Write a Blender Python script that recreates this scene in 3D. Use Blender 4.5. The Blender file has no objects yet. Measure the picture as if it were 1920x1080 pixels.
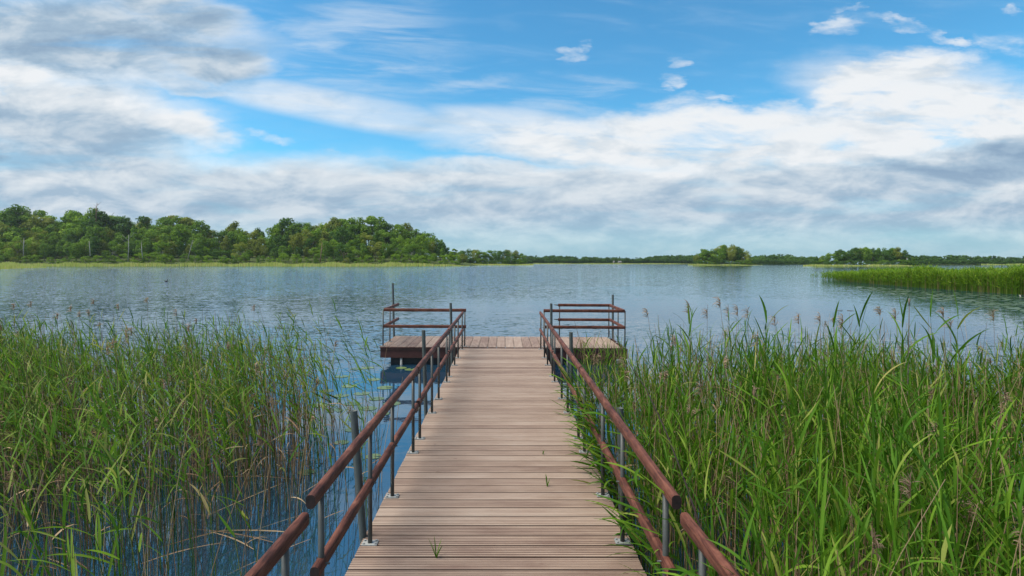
import bpy, bmesh, math, random
import numpy as np
from mathutils import Vector, Matrix
R = math.radians
SC = bpy.context.scene
COL = SC.collection

# ------------------------------------------------------------------ camera
EYE = 2.45            # eye height over the water (water is z = 0)
DECK = 0.416          # top of the boards
cam_d = bpy.data.cameras.new("camera"); cam = bpy.data.objects.new("camera", cam_d); COL.objects.link(cam)
cam.location = (0, 0, EYE); cam.rotation_euler = (R(90), 0, 0)
cam_d.sensor_width = 36; cam_d.lens = 18.75
cam_d.shift_x = 15.5/1920; cam_d.shift_y = -49/1920
cam_d.clip_start = 0.05; cam_d.clip_end = 6000
SC.camera = cam

# ------------------------------------------------------------------ light
SUN_EL, SUN_AZ = 58.0, -104.0        # azimuth from +Y (view direction), negative = left
sd = bpy.data.lights.new("sun", "SUN"); so = bpy.data.objects.new("sun", sd); COL.objects.link(so)
sd.energy = 4.9; sd.angle = R(42); sd.color = (1.0, 0.94, 0.83)
sv = Vector((math.sin(R(SUN_AZ))*math.cos(R(SUN_EL)), math.cos(R(SUN_AZ))*math.cos(R(SUN_EL)), math.sin(R(SUN_EL))))
so.rotation_euler = sv.to_track_quat('Z', 'Y').to_euler()
SC.view_settings.view_transform = 'Standard'; SC.view_settings.look = 'None'
SC.view_settings.exposure = 0.44; SC.view_settings.gamma = 1.0
SC.cycles.max_bounces = 6; SC.cycles.transparent_max_bounces = 4; SC.cycles.volume_bounces = 0
SC.cycles.diffuse_bounces = 3; SC.cycles.glossy_bounces = 3

# ------------------------------------------------------------------ node helper
class NT:
    def __init__(s, tree): s.t = tree; s.n = tree.nodes; s.l = tree.links
    def new(s, typ, **kw):
        n = s.n.new(typ)
        for k, v in kw.items(): setattr(n, k, v)
        return n
    def put(s, sock, v):
        if v is None: return
        if isinstance(v, bpy.types.NodeSocket): s.l.new(v, sock)
        else: sock.default_value = v
    def m(s, op, a, b=None, c=None, clamp=False):
        n = s.new('ShaderNodeMath', operation=op, use_clamp=clamp)
        s.put(n.inputs[0], a); s.put(n.inputs[1], b); s.put(n.inputs[2], c)
        return n.outputs[0]
    def v(s, op, a, b=None, c=None):
        n = s.new('ShaderNodeVectorMath', operation=op)
        s.put(n.inputs[0], a); s.put(n.inputs[1], b); s.put(n.inputs[2], c)
        return n.outputs['Value'] if op in ('LENGTH', 'DOT_PRODUCT', 'DISTANCE') else n.outputs[0]
    def scale(s, a, f):
        n = s.new('ShaderNodeVectorMath', operation='SCALE'); s.put(n.inputs[0], a); s.put(n.inputs['Scale'], f); return n.outputs[0]
    def mr(s, x, a, b, c=0.0, d=1.0, smooth=True):
        n = s.new('ShaderNodeMapRange', interpolation_type='SMOOTHSTEP' if smooth else 'LINEAR')
        for i, q in enumerate((x, a, b, c, d)): s.put(n.inputs[i], q)
        return n.outputs[0]
    def noise(s, vec, scale, detail=4, rough=0.5, dist=0.0, lac=2.0):
        n = s.new('ShaderNodeTexNoise'); s.put(n.inputs['Vector'], vec)
        s.put(n.inputs['Scale'], scale); s.put(n.inputs['Detail'], detail); s.put(n.inputs['Roughness'], rough)
        s.put(n.inputs['Distortion'], dist); s.put(n.inputs['Lacunarity'], lac)
        return n.outputs['Fac'], n.outputs['Color']
    def xyz(s, x, y, z=0.0):
        n = s.new('ShaderNodeCombineXYZ'); s.put(n.inputs[0], x); s.put(n.inputs[1], y); s.put(n.inputs[2], z); return n.outputs[0]
    def sep(s, v):
        n = s.new('ShaderNodeSeparateXYZ'); s.put(n.inputs[0], v); return n.outputs
    def mix(s, f, a, b, mode='MIX'):
        n = s.new('ShaderNodeMix', data_type='RGBA', blend_type=mode)
        s.put(n.inputs[0], f); s.put(n.inputs[6], a); s.put(n.inputs[7], b); return n.outputs[2]
    def ramp(s, f, stops):
        n = s.new('ShaderNodeValToRGB'); e = n.color_ramp.elements
        while len(e) < len(stops): e.new(0.5)
        for q, (p, c) in zip(e, stops): q.position = p; q.color = (*c, 1)
        s.put(n.inputs[0], f); return n.outputs[0]
def C4(r, g, b): return (r, g, b, 1.0)

# ------------------------------------------------------------------ sky (direction based clouds over a Nishita sky)
def build_world():
    w = bpy.data.worlds.new("World"); SC.world = w; w.use_nodes = True
    w.node_tree.nodes.clear(); N = NT(w.node_tree)
    STR = 0.1
    sky = N.new('ShaderNodeTexSky', sky_type='NISHITA'); sky.sun_disc = False
    sky.sun_elevation = R(SUN_EL); sky.sun_rotation = R(SUN_AZ); sky.air_density = 1.0; sky.dust_density = 0.6; sky.ozone_density = 2.0
    tc = N.new('ShaderNodeTexCoord'); D = tc.outputs['Generated']
    x, y, z = N.sep(D)
    ysafe = N.m('MAXIMUM', y, 0.12)
    u = N.m('DIVIDE', x, ysafe); vv = N.m('DIVIDE', z, ysafe)
    p = N.xyz(u, vv)
    # stretched coordinates for the flattened look of layers near the horizon
    st = N.xyz(u, N.m('MULTIPLY', vv, 2.6))
    _, wc = N.noise(st, 5.0, 5, 0.6)
    warp = N.v('MULTIPLY', N.v('SUBTRACT', wc, (0.5, 0.5, 0.5)), (0.20, 0.075, 0))
    pw = N.v('ADD', p, warp)
    _, wc2 = N.noise(st, 16.0, 5, 0.65)
    pf = N.v('ADD', pw, N.v('MULTIPLY', N.v('SUBTRACT', wc2, (0.5, 0.5, 0.5)), (0.08, 0.028, 0)))
    n1, _ = N.noise(st, 6.5, 9, 0.62, 0.35)
    st2 = N.xyz(N.m('ADD', u, 7.3), N.m('MULTIPLY', vv, 7.0))
    n2, _ = N.noise(st2, 3.4, 6, 0.52, 0.25)
    stu = N.xyz(N.m('ADD', u, 0.018), N.m('ADD', N.m('MULTIPLY', vv, 2.6), -0.06))
    n1b, _ = N.noise(stu, 6.5, 5, 0.6, 0.35)
    st3 = N.xyz(N.m('MULTIPLY_ADD', vv, 1.9, u), N.m('MULTIPLY', vv, 5.5))
    n3, _ = N.noise(st3, 5.0, 7, 0.6, 0.5)
    def ell(px, py, rx, ry, rot=0.0, src=pw, inner=0.12, outer=1.30):
        cx, cy = (px-944.5)/1000, (491-py)/1000
        c, s_ = math.cos(R(rot)), math.sin(R(rot))
        q = N.v('SUBTRACT', src, (cx, cy, 0))
        a = N.v('DOT_PRODUCT', q, (c/rx*1000, s_/rx*1000, 0)); b = N.v('DOT_PRODUCT', q, (-s_/ry*1000, c/ry*1000, 0))
        r2 = N.m('ADD', N.m('MULTIPLY', a, a), N.m('MULTIPLY', b, b))
        return N.mr(r2, inner, outer, 1.0, 0.0)
    def mx(*a):
        r = a[0]
        for q in a[1:]: r = N.m('MAXIMUM', r, q)
        return r
    # --- opacity masks
    left = mx(ell(110, 215, 330, 105, -8), ell(330, 235, 120, 42, -14), ell(40, 140, 120, 30))
    dark = mx(ell(120, 75, 400, 105, -4), ell(330, 25, 170, 50, -12), ell(400, 120, 130, 40, -4))
    leftlow = ell(150, 320, 420, 85, -6)
    white = mx(ell(1560, 270, 520, 95, 8), ell(1800, 215, 330, 100, -12), ell(1690, 130, 150, 36, 8, pf), ell(1620, 170, 140, 60, 20, pf),
               ell(1130, 275, 330, 52, -4), ell(1330, 230, 330, 40, 4, pf))
    streak = mx(ell(650, 205, 400, 36, -11, p, 0.0), ell(330, 155, 150, 20, -10), ell(950, 235, 200, 40, -4, p, 0.0))
    strat = N.m('MULTIPLY', N.mr(N.sep(pw)[1], 0.225, 0.165), 1.0)
    strat = N.m('MULTIPLY', strat, N.mr(vv, -0.01, 0.10, 0.25, 1.0))
    gap = ell(860, 275, 360, 26, -3, pw, 0.1)         # blue gap above the low layer
    puffs = None
    for (a, b, rx, ry, ro) in ((1560, 45, 52, 15, 12), (1605, 17, 26, 7, 3), (1075, 98, 34, 11, 3), (1790, 73, 42, 11, -12), (1895, 88, 62, 24, -12),
                               (1275, 153, 30, 11, 0), (1260, 116, 28, 10, 0), (1352, 180, 28, 8, 18), (505, 250, 55, 11, -8),
                               (1270, 190, 80, 16, 4), (1000, 297, 45, 9, 6), (1560, 135, 40, 14, -4), (1555, 113, 28, 9, 0), (545, 288, 40, 6, 0),
                               (1900, 22, 24, 10, 0), (630, 283, 30, 5, 0), (845, 276, 40, 4, 0), (1700, 45, 60, 10, -14)):
        e = ell(a, b, rx, ry, ro, pf, 0.0, 1.5)
        puffs = e if puffs is None else mx(puffs, e)
    puffs = N.m('MULTIPLY', puffs, N.mr(n1, 0.34, 0.72, 0.0, 1.0))
    wisp = N.m('MULTIPLY', mx(ell(1090, 175, 170, 42, 0, pf, 0.0), ell(900, 150, 130, 34, 4, pf, 0.0), ell(640, 90, 220, 110, 0, p, 0.0), ell(1100, 215, 200, 30, 0, pf, 0.0)), N.mr(n3, 0.38, 0.70))
    high = N.mr(N.m('ADD', n3, N.m('MULTIPLY', ell(640, 60, 330, 140, -20, p, 0.0), 0.16)), 0.44, 1.0, 0.0, 0.30)
    cov = mx(N.m('MULTIPLY', left, N.mr(n1, 0.12, 0.40)), N.m('MULTIPLY', dark, N.mr(n2, 0.12, 0.46)),
             N.m('MULTIPLY', leftlow, N.mr(n2, 0.15, 0.5, 0.6, 1.0)),
             N.m('MULTIPLY', white, N.mr(N.m('ADD', N.m('MULTIPLY', n1, 0.5), N.m('MULTIPLY', n3, 0.5)), 0.26, 0.52, 0.2, 1.0)),
             N.m('MULTIPLY', N.m('MULTIPLY', strat, N.m('SUBTRACT', 1.0, N.m('MULTIPLY', gap, 0.85))), N.mr(n2, 0.20, 0.50, 0.74, 1.0)),
             N.m('MULTIPLY', streak, N.mr(n3, 0.2, 0.7, 0.45, 0.85)), N.m('MULTIPLY', puffs, 0.85), N.m('MULTIPLY', wisp, 0.32))
    cov = mx(cov, N.m('MULTIPLY', ell(1840, 305, 400, 62, 7), N.mr(n2, 0.15, 0.45, 0.75, 1.0)))
    # everything outside the field of view gets ordinary broken cloud
    zz = N.m('ADD', N.m('ABSOLUTE', z), 0.18)
    pl = N.xyz(N.m('DIVIDE', x, zz), N.m('DIVIDE', y, zz))
    g1, _ = N.noise(pl, 1.3, 7, 0.58, 0.3)
    gen = N.mr(g1, 0.42, 0.64, 0.0, 0.85)
    infront = N.m('MULTIPLY', N.mr(y, 0.25, 0.5), N.mr(vv, 0.62, 0.52))
    cov = N.m('ADD', N.m('MULTIPLY', cov, infront), N.m('MULTIPLY', gen, N.m('SUBTRACT', 1.0, infront)))
    # --- cloud brightness
    lit = N.m('ADD', 0.5, N.m('MULTIPLY', N.m('SUBTRACT', n1, n1b), 3.2), clamp=True)
    grey = mx(N.m('MULTIPLY', dark, 0.76), N.m('MULTIPLY', ell(60, 260, 380, 90, -5, pw, 0.2), 0.70), N.m('MULTIPLY', ell(1830, 308, 340, 48, 7), 0.85),
              N.m('MULTIPLY', ell(1430, 312, 130, 11, 8, pf, 0.1), 0.55), N.m('MULTIPLY', ell(1560, 335, 330, 26, 5), 0.6), N.m('MULTIPLY', N.mr(vv, 0.26, 0.09), 0.66))
    top = mx(ell(300, 205, 150, 50, -22), ell(45, 140, 110, 24, -5), ell(420, 285, 90, 30, -10), ell(1560, 265, 430, 62, 6))
    grey = N.m('MULTIPLY', grey, N.m('SUBTRACT', 1.0, N.m('MULTIPLY', top, 0.7)))
    shade = N.m('ADD', N.m('MULTIPLY', grey, 0.88), N.m('MULTIPLY', N.m('SUBTRACT', 0.52, n2), 0.65))
    shade = N.m('ADD', shade, N.m('MULTIPLY', N.m('SUBTRACT', 0.5, lit), 0.45), clamp=True)
    ccol = N.ramp(shade, [(0.0, (0.80, 0.825, 0.85)), (0.35, (0.60, 0.67, 0.735)), (0.7, (0.355, 0.475, 0.60)), (1.0, (0.245, 0.36, 0.50))])
    ccol = N.scale(ccol, 0.80/STR)
    # --- blue sky
    hs = N.new('ShaderNodeHueSaturation'); N.put(hs.inputs['Saturation'], 1.05); N.put(hs.inputs['Value'], 1.0); N.l.new(sky.outputs[0], hs.inputs['Color'])
    blue = N.v('MULTIPLY', hs.outputs[0], (0.56, 1.24, 1.36))
    hz = N.mr(vv, 0.16, -0.01)
    blue = N.mix(N.m('MULTIPLY', hz, 0.8), blue, C4(0.255/STR, 0.385/STR, 0.485/STR))
    blue = N.mix(high, blue, C4(0.44/STR, 0.55/STR, 0.66/STR))
    col = N.mix(cov, blue, ccol)
    bg = N.new('ShaderNodeBackground'); N.put(bg.inputs[0], col); N.put(bg.inputs[1], STR)
    out = N.new('ShaderNodeOutputWorld'); N.l.new(bg.outputs[0], out.inputs[0])
build_world()

# ------------------------------------------------------------------ materials
def mat(name):
    m = bpy.data.materials.new(name); m.use_nodes = True; m.node_tree.nodes.clear()
    N = NT(m.node_tree); out = N.new('ShaderNodeOutputMaterial'); return m, N, out
def princ(N, out, base, rough=0.6, spec=0.5, metal=0.0, normal=None):
    b = N.new('ShaderNodeBsdfPrincipled')
    N.put(b.inputs['Base Color'], base); N.put(b.inputs['Roughness'], rough); N.put(b.inputs['Specular IOR Level'], spec); N.put(b.inputs['Metallic'], metal)
    if normal is not None: N.l.new(normal, b.inputs['Normal'])
    if out is not None: N.l.new(b.outputs[0], out.inputs[0])
    return b
def bump(N, h, strength=0.4, dist=0.01):
    b = N.new('ShaderNodeBump'); N.put(b.inputs['Strength'], strength); N.put(b.inputs['Distance'], dist); N.put(b.inputs['Height'], h); return b.outputs[0]
def pos(N): return N.new('ShaderNodeNewGeometry').outputs['Position']
def objc(N): return N.new('ShaderNodeTexCoord').outputs['Object']
def attr(N, name):
    a = N.new('ShaderNodeAttribute'); a.attribute_name = name; return a

def m_board(name, axis, c0, c1, c2):
    m, N, out = mat(name); p = pos(N)
    s = (1.2, 40, 40) if axis == 'X' else (40, 1.2, 40)
    g, _ = N.noise(N.v('MULTIPLY', p, s), 1.0, 6, 0.65, 0.6)
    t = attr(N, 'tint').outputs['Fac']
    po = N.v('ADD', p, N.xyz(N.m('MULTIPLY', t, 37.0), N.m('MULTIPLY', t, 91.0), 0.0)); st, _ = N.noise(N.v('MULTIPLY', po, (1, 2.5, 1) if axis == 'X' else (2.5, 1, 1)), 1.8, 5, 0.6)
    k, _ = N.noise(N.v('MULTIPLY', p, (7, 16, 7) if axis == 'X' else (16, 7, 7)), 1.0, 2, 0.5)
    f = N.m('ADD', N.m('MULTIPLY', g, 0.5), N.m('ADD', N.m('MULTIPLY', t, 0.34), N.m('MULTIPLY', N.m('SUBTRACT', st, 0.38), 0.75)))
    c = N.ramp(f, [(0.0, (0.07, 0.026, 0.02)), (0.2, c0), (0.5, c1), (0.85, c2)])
    knot = N.mr(k, 0.71, 0.77)
    c = N.mix(N.m('MULTIPLY', knot, 0.55), c, C4(0.10, 0.045, 0.03))
    damp = N.mr(st, 0.60, 0.75); c = N.mix(N.m('MULTIPLY', damp, 0.42), c, C4(0.17, 0.085, 0.065))
    princ(N, out, c, 0.62, 0.35, normal=bump(N, g, 0.35, 0.004)); return m
def m_rail(name, axis):
    m, N, out = mat(name); p = pos(N)
    s = (55, 3.0, 55) if axis == 'Y' else (3.0, 55, 55)
    g, _ = N.noise(N.v('MULTIPLY', p, s), 1.0, 6, 0.65, 1.2)
    b, _ = N.noise(p, 6.0, 5, 0.6)
    f = N.m('ADD', N.m('MULTIPLY', g, 0.65), N.m('MULTIPLY', b, 0.45))
    c = N.ramp(f, [(0.40, (0.018, 0.006, 0.004)), (0.52, (0.070, 0.021, 0.013)), (0.70, (0.165, 0.060, 0.036))])
    w = N.mr(b, 0.62, 0.74); c = N.mix(N.m('MULTIPLY', w, 0.30), c, C4(0.26, 0.13, 0.09))
    princ(N, out, c, 0.65, 0.25, normal=bump(N, g, 0.9, 0.006)); return m
def m_steel(name, col, rough=0.45):
    m, N, out = mat(name); p = pos(N)
    g, _ = N.noise(p, 9.0, 6, 0.65); h, _ = N.noise(N.v('MULTIPLY', p, (60, 60, 4)), 1.0, 4, 0.6)
    f = N.m('ADD', N.m('MULTIPLY', g, 0.6), N.m('MULTIPLY', h, 0.4))
    c = N.ramp(f, [(0.3, tuple(q*0.55 for q in col)), (0.6, col), (0.8, tuple(min(1, q*1.35) for q in col))])
    c = N.mix(N.mr(g, 0.66, 0.76), c, C4(0.13, 0.075, 0.045))
    princ(N, out, c, rough, 0.3, 0.1); return m
def m_plain(name, c0, c1, scale=4.0, rough=0.7, spec=0.3):
    m, N, out = mat(name); g, _ = N.noise(pos(N), scale, 6, 0.65)
    princ(N, out, N.ramp(g, [(0.3, c0), (0.7, c1)]), rough, spec, normal=bump(N, g, 0.3, 0.01)); return m
def m_leaf(name, stops, trans=0.35, rough=0.6, spec=0.12, rnd=0.0):
    m, N, out = mat(name)
    t = attr(N, 'tint').outputs['Fac']
    if rnd:
        oi = N.new('ShaderNodeObjectInfo'); t = N.m('ADD', t, N.m('MULTIPLY', N.m('SUBTRACT', oi.outputs['Random'], 0.5), rnd), clamp=True)
    c = N.ramp(t, stops)
    b = princ(N, None, c, rough, spec)
    tr = N.new('ShaderNodeBsdfTranslucent'); N.put(tr.inputs[0], N.v('MULTIPLY', c, (1.25, 1.3, 0.7)))
    mx = N.new('ShaderNodeMixShader'); mx.inputs[0].default_value = trans
    N.l.new(b.outputs[0], mx.inputs[1]); N.l.new(tr.outputs[0], mx.inputs[2]); N.l.new(mx.outputs[0], out.inputs[0]); return m

M = {}
M['board'] = m_board('deck_wood_cross', 'X', (0.145, 0.086, 0.064), (0.290, 0.205, 0.155), (0.43, 0.335, 0.270))
M['board_y'] = m_board('deck_wood_long', 'Y', (0.145, 0.086, 0.064), (0.290, 0.205, 0.155), (0.43, 0.335, 0.270))
M['rail'] = m_rail('rail_wood_long', 'Y'); M['rail_x'] = m_rail('rail_wood_cross', 'X')
M['endgrain'] = m_plain('rail_end_tar', (0.008, 0.006, 0.006), (0.03, 0.014, 0.012), 40, 0.8)
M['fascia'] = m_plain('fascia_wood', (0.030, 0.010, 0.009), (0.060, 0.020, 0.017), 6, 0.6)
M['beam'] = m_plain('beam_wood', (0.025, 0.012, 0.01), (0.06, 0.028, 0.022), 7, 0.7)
M['float'] = m_plain('float_plastic', (0.006, 0.007, 0.009), (0.014, 0.015, 0.018), 3, 0.5)
M['steel'] = m_steel('post_steel', (0.065, 0.066, 0.062)); M['pipe'] = m_steel('pipe_steel', (0.075, 0.085, 0.082), 0.6)
M['plate'] = m_steel('plate_steel', (0.30, 0.30, 0.29), 0.5)
M['reed_r'] = m_leaf('reed_leaf_bright', [(0.0, (0.018, 0.052, 0.004)), (0.5, (0.050, 0.128, 0.008)), (0.85, (0.125, 0.215, 0.016)), (1.0, (0.26, 0.23, 0.07))], 0.32)
M['reed_l'] = m_leaf('reed_leaf_deep', [(0.0, (0.018, 0.052, 0.006)), (0.5, (0.054, 0.134, 0.011)), (0.85, (0.132, 0.218, 0.022)), (1.0, (0.26, 0.21, 0.09))], 0.36)
M['straw'] = m_leaf('reed_straw', [(0.0, (0.09, 0.055, 0.03)), (0.5, (0.21, 0.13, 0.075)), (1.0, (0.40, 0.29, 0.17))], 0.1, 0.6)
M['plume'] = m_leaf('reed_plume', [(0.0, (0.12, 0.075, 0.055)), (1.0, (0.40, 0.28, 0.20))], 0.3, 0.8, 0.1)
M['reed_far'] = m_leaf('reed_leaf_far', [(0.0, (0.045, 0.10, 0.008)), (0.55, (0.11, 0.20, 0.012)), (0.9, (0.20, 0.27, 0.025)), (1.0, (0.27, 0.20, 0.09))], 0.35)
M['fringe'] = m_leaf('fringe_reed', [(0.0, (0.22, 0.27, 0.05)), (0.6, (0.40, 0.43, 0.11)), (1.0, (0.55, 0.45, 0.21))], 0.3, 0.7, 0.1)
M['lily'] = m_leaf('lily_leaf', [(0.0, (0.045, 0.085, 0.03)), (1.0, (0.14, 0.19, 0.07))], 0.1, 0.3, 0.5)
M['bark'] = m_plain('bark', (0.06, 0.05, 0.04), (0.17, 0.15, 0.12), 1.5, 0.9, 0.1)
M['bark_pale'] = m_plain('bark_pale', (0.16, 0.15, 0.12), (0.36, 0.34, 0.29), 1.2, 0.9, 0.1)
M['bark_red'] = m_plain('bark_red', (0.14, 0.075, 0.05), (0.26, 0.16, 0.11), 1.2, 0.9, 0.1)
M['land'] = m_plain('bank_soil', (0.03, 0.045, 0.015), (0.08, 0.10, 0.03), 0.3, 0.95, 0.05)
M['grebe'] = m_plain('bird_plumage', (0.012, 0.011, 0.012), (0.04, 0.032, 0.028), 20, 0.8)
M['house'] = m_plain('house_wall', (0.16, 0.15, 0.13), (0.24, 0.22, 0.18), 0.6, 0.9)
M['roof'] = m_plain('house_roof', (0.10, 0.10, 0.10), (0.18, 0.17, 0.16), 0.6, 0.9)
TREE_TINTS = {
 'green': [(0.0, (0.030, 0.072, 0.008)), (0.5, (0.098, 0.180, 0.020)), (1.0, (0.190, 0.275, 0.034))],
 'dark green': [(0.0, (0.018, 0.046, 0.009)), (0.5, (0.054, 0.115, 0.020)), (1.0, (0.100, 0.175, 0.030))],
 'olive': [(0.0, (0.050, 0.074, 0.011)), (0.5, (0.150, 0.180, 0.028)), (1.0, (0.260, 0.275, 0.050))],
 'bright green': [(0.0, (0.040, 0.092, 0.007)), (0.5, (0.130, 0.225, 0.018)), (1.0, (0.225, 0.310, 0.034))]}
for k, st in TREE_TINTS.items(): M['tree_'+k] = m_leaf('tree_leaf_'+k.replace(' ', '_'), st, 0.30, 0.7, 0.06, 0.25)

def m_water():
    m, N, out = mat('lake_water'); p = pos(N); X, Y, _ = N.sep(p)
    dist = N.m('MAXIMUM', N.v('LENGTH', N.xyz(X, Y)), 1.0)
    # ripples: two slope fields, long crests across the view
    q = N.v('MULTIPLY', p, (0.55, 1.25, 1.0))
    _, c1 = N.noise(q, 11.0, 4, 0.6, 0.4)
    _, c2 = N.noise(q, 2.6, 3, 0.5, 0.3)
    # wind patches
    a, _ = N.noise(N.v('MULTIPLY', p, (0.010, 0.030, 1)), 1.0, 4, 0.6, 0.6)
    b, _ = N.noise(N.v('MULTIPLY', p, (0.035, 0.16, 1)), 1.0, 4, 0.6, 0.6)
    lg = N.m('LOGARITHM', dist, 10.0)
    wob = N.m('ADD', lg, N.m('MULTIPLY', N.m('SUBTRACT', b, 0.5), 0.35))
    near = N.mr(wob, 1.02, 1.16)                               # calm close to the reeds
    chop = N.m('MULTIPLY', N.mr(wob, 1.06, 1.16), N.mr(wob, 1.44, 1.30))          # lively patch round the platform
    band = N.m('MULTIPLY', N.mr(wob, 1.60, 1.66), N.mr(wob, 1.72, 1.67))
    farr = N.mr(N.m('ADD', lg, N.m('MULTIPLY', N.m('SUBTRACT', a, 0.5), 0.5)), 1.50, 1.85)
    rightcalm = N.m('MULTIPLY', N.mr(N.m('ADD', N.m('DIVIDE', X, dist), N.m('MULTIPLY', N.m('SUBTRACT', b, 0.5), 0.5)), 0.02, 0.32), N.mr(lg, 1.28, 1.36))
    amp = N.m('MAXIMUM', N.m('MAXIMUM', N.m('MULTIPLY', chop, 0.62), N.m('MULTIPLY', band, 0.6)), N.m('MULTIPLY', farr, N.m('MULTIPLY_ADD', rightcalm, -0.9, 1.5)))
    amp = N.m('MULTIPLY', amp, N.m('SUBTRACT', 1.0, N.m('MULTIPLY', rightcalm, 0.75)))
    amp = N.m('ADD', N.m('MULTIPLY', amp, 0.20), N.m('ADD', N.m('MULTIPLY_ADD', near, 0.022, 0.010), N.m('MULTIPLY', N.mr(lg, 1.35, 1.6), N.m('MULTIPLY_ADD', rightcalm, -0.038, 0.050))))
    h = (0.5, 0.5, 0.5)
    sl = N.v('ADD', N.v('SUBTRACT', c1, h), N.scale(N.v('SUBTRACT', c2, h), 0.35))
    sl = N.v('MULTIPLY', N.scale(sl, amp), (1.6, 3.6, 0.0))
    nrm = N.v('NORMALIZE', N.v('ADD', sl, (0, 0, 1)))
    # reflectance follows the lie of the lake surface, the ripples scatter what it mirrors
    fr = N.new('ShaderNodeFresnel'); fr.inputs['IOR'].default_value = 3.0
    gl = N.new('ShaderNodeBsdfGlossy'); N.put(gl.inputs['Color'], C4(0.89, 0.965, 1.0)); N.put(gl.inputs['Roughness'], 0.03); N.l.new(nrm, gl.inputs['Normal'])
    df = N.new('ShaderNodeBsdfDiffuse'); N.put(df.inputs['Color'], C4(0.010, 0.032, 0.058))
    ms = N.new('ShaderNodeMixShader'); N.l.new(fr.outputs[0], ms.inputs[0]); N.l.new(df.outputs[0], ms.inputs[1]); N.l.new(gl.outputs[0], ms.inputs[2]); N.l.new(ms.outputs[0], out.inputs[0])
    return m
M['water'] = m_water()

# ------------------------------------------------------------------ object helpers
def tag(o, label=None, cat=None, group=None, kind=None):
    for k, v in (('label', label), ('category', cat), ('group', group), ('kind', kind)):
        if v: o[k] = v
    return o
def link(name, me, mats, parent=None, smooth=False):
    o = bpy.data.objects.new(name, me); COL.objects.link(o)
    for m in mats: me.materials.append(m)
    if parent is not None: o.parent = parent
    if smooth: me.polygons.foreach_set('use_smooth', [True]*len(me.polygons))
    return o
def empty(name, loc=(0, 0, 0)):
    o = bpy.data.objects.new(name, None); COL.objects.link(o); o.location = loc; o.empty_display_size = 0.2; return o
class MB:
    """collects faces; build() links one mesh"""
    def __init__(s): s.v = []; s.f = []; s.mi = []; s.t = []
    def add(s, vs, fs, mi=0, tint=0.5):
        o = len(s.v); s.v += [tuple(v) for v in vs]; s.f += [tuple(o+i for i in f) for f in fs]; s.mi += [mi]*len(fs); s.t += [tint]*len(vs)
    def box(s, x0, x1, y0, y1, z0, z1, mi=0, tint=0.5):
        s.add([(x, y, z) for z in (z0, z1) for y in (y0, y1) for x in (x0, x1)],
              [(0, 2, 3, 1), (4, 5, 7, 6), (0, 1, 5, 4), (2, 6, 7, 3), (0, 4, 6, 2), (1, 3, 7, 5)], mi, tint)
    def tube(s, pts, rad, n=10, mi=0, cap=True, tint=0.5, hollow=0):
        pts = [Vector(p) for p in pts]; rad = rad if isinstance(rad, (list, tuple)) else [rad]*len(pts); vs = []
        for i, p in enumerate(pts):
            d = (pts[min(i+1, len(pts)-1)]-pts[max(i-1, 0)]).normalized()
            a = d.cross(Vector((0, 1, 0)) if abs(d.y) < 0.9 else Vector((1, 0, 0))).normalized(); b = d.cross(a)
            for k in range(n):
                t = 2*math.pi*k/n; vs.append(p+a*math.cos(t)*rad[i]+b*math.sin(t)*rad[i])
        fs = [(i*n+k, i*n+(k+1) % n, (i+1)*n+(k+1) % n, (i+1)*n+k) for i in range(len(pts)-1) for k in range(n)]
        if cap: fs += [tuple(range(n-1, -1, -1)), tuple((len(pts)-1)*n+k for k in range(n))]
        s.add(vs, fs, mi, tint)
    def build(s, name, mats, parent=None, smooth=False):
        me = bpy.data.meshes.new(name); me.from_pydata(s.v, [], s.f); me.polygons.foreach_set('material_index', s.mi)
        a = me.attributes.new('tint', 'FLOAT', 'POINT'); a.data.foreach_set('value', s.t)
        me.update(); o = link(name, me, mats, parent, smooth)
        return o
def np_mesh(name, V, Q, MI, T):
    """V (n,3), Q (m,4), MI (m,), T (n,)"""
    me = bpy.data.meshes.new(name)
    me.vertices.add(len(V)); me.vertices.foreach_set('co', np.ascontiguousarray(V, dtype=np.float32).ravel())
    me.loops.add(len(Q)*4); me.loops.foreach_set('vertex_index', np.ascontiguousarray(Q, dtype=np.int32).ravel())
    me.polygons.add(len(Q)); me.polygons.foreach_set('loop_start', np.arange(0, len(Q)*4, 4, dtype=np.int32))
    me.polygons.foreach_set('material_index', np.ascontiguousarray(MI, dtype=np.int32))
    a = me.attributes.new('tint', 'FLOAT', 'POINT'); a.data.foreach_set('value', np.ascontiguousarray(T, dtype=np.float32))
    me.update(calc_edges=True); return me
class NB:
    def __init__(s): s.V = []; s.Q = []; s.M = []; s.T = []; s.o = 0
    def add(s, V, Q, mi, T):
        s.V.append(V); s.Q.append(Q+s.o); s.M.append(np.full(len(Q), mi)); s.T.append(T); s.o += len(V)
    def mesh(s, name): return np_mesh(name, np.concatenate(s.V), np.concatenate(s.Q), np.concatenate(s.M), np.concatenate(s.T))
def W(px, py, d): return Vector(((px-944.5)/1000*d, d, EYE-(py-491)/1000*d))
def WX(px, d): return (px-944.5)/1000*d

# ------------------------------------------------------------------ water
wm = MB(); wm.add([(-1500, -30, 0), (1500, -30, 0), (1500, 1300, 0), (-1500, 1300, 0)], [(0, 1, 2, 3)])
water = wm.build('water', [M['water']]); tag(water, kind='structure')

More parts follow.
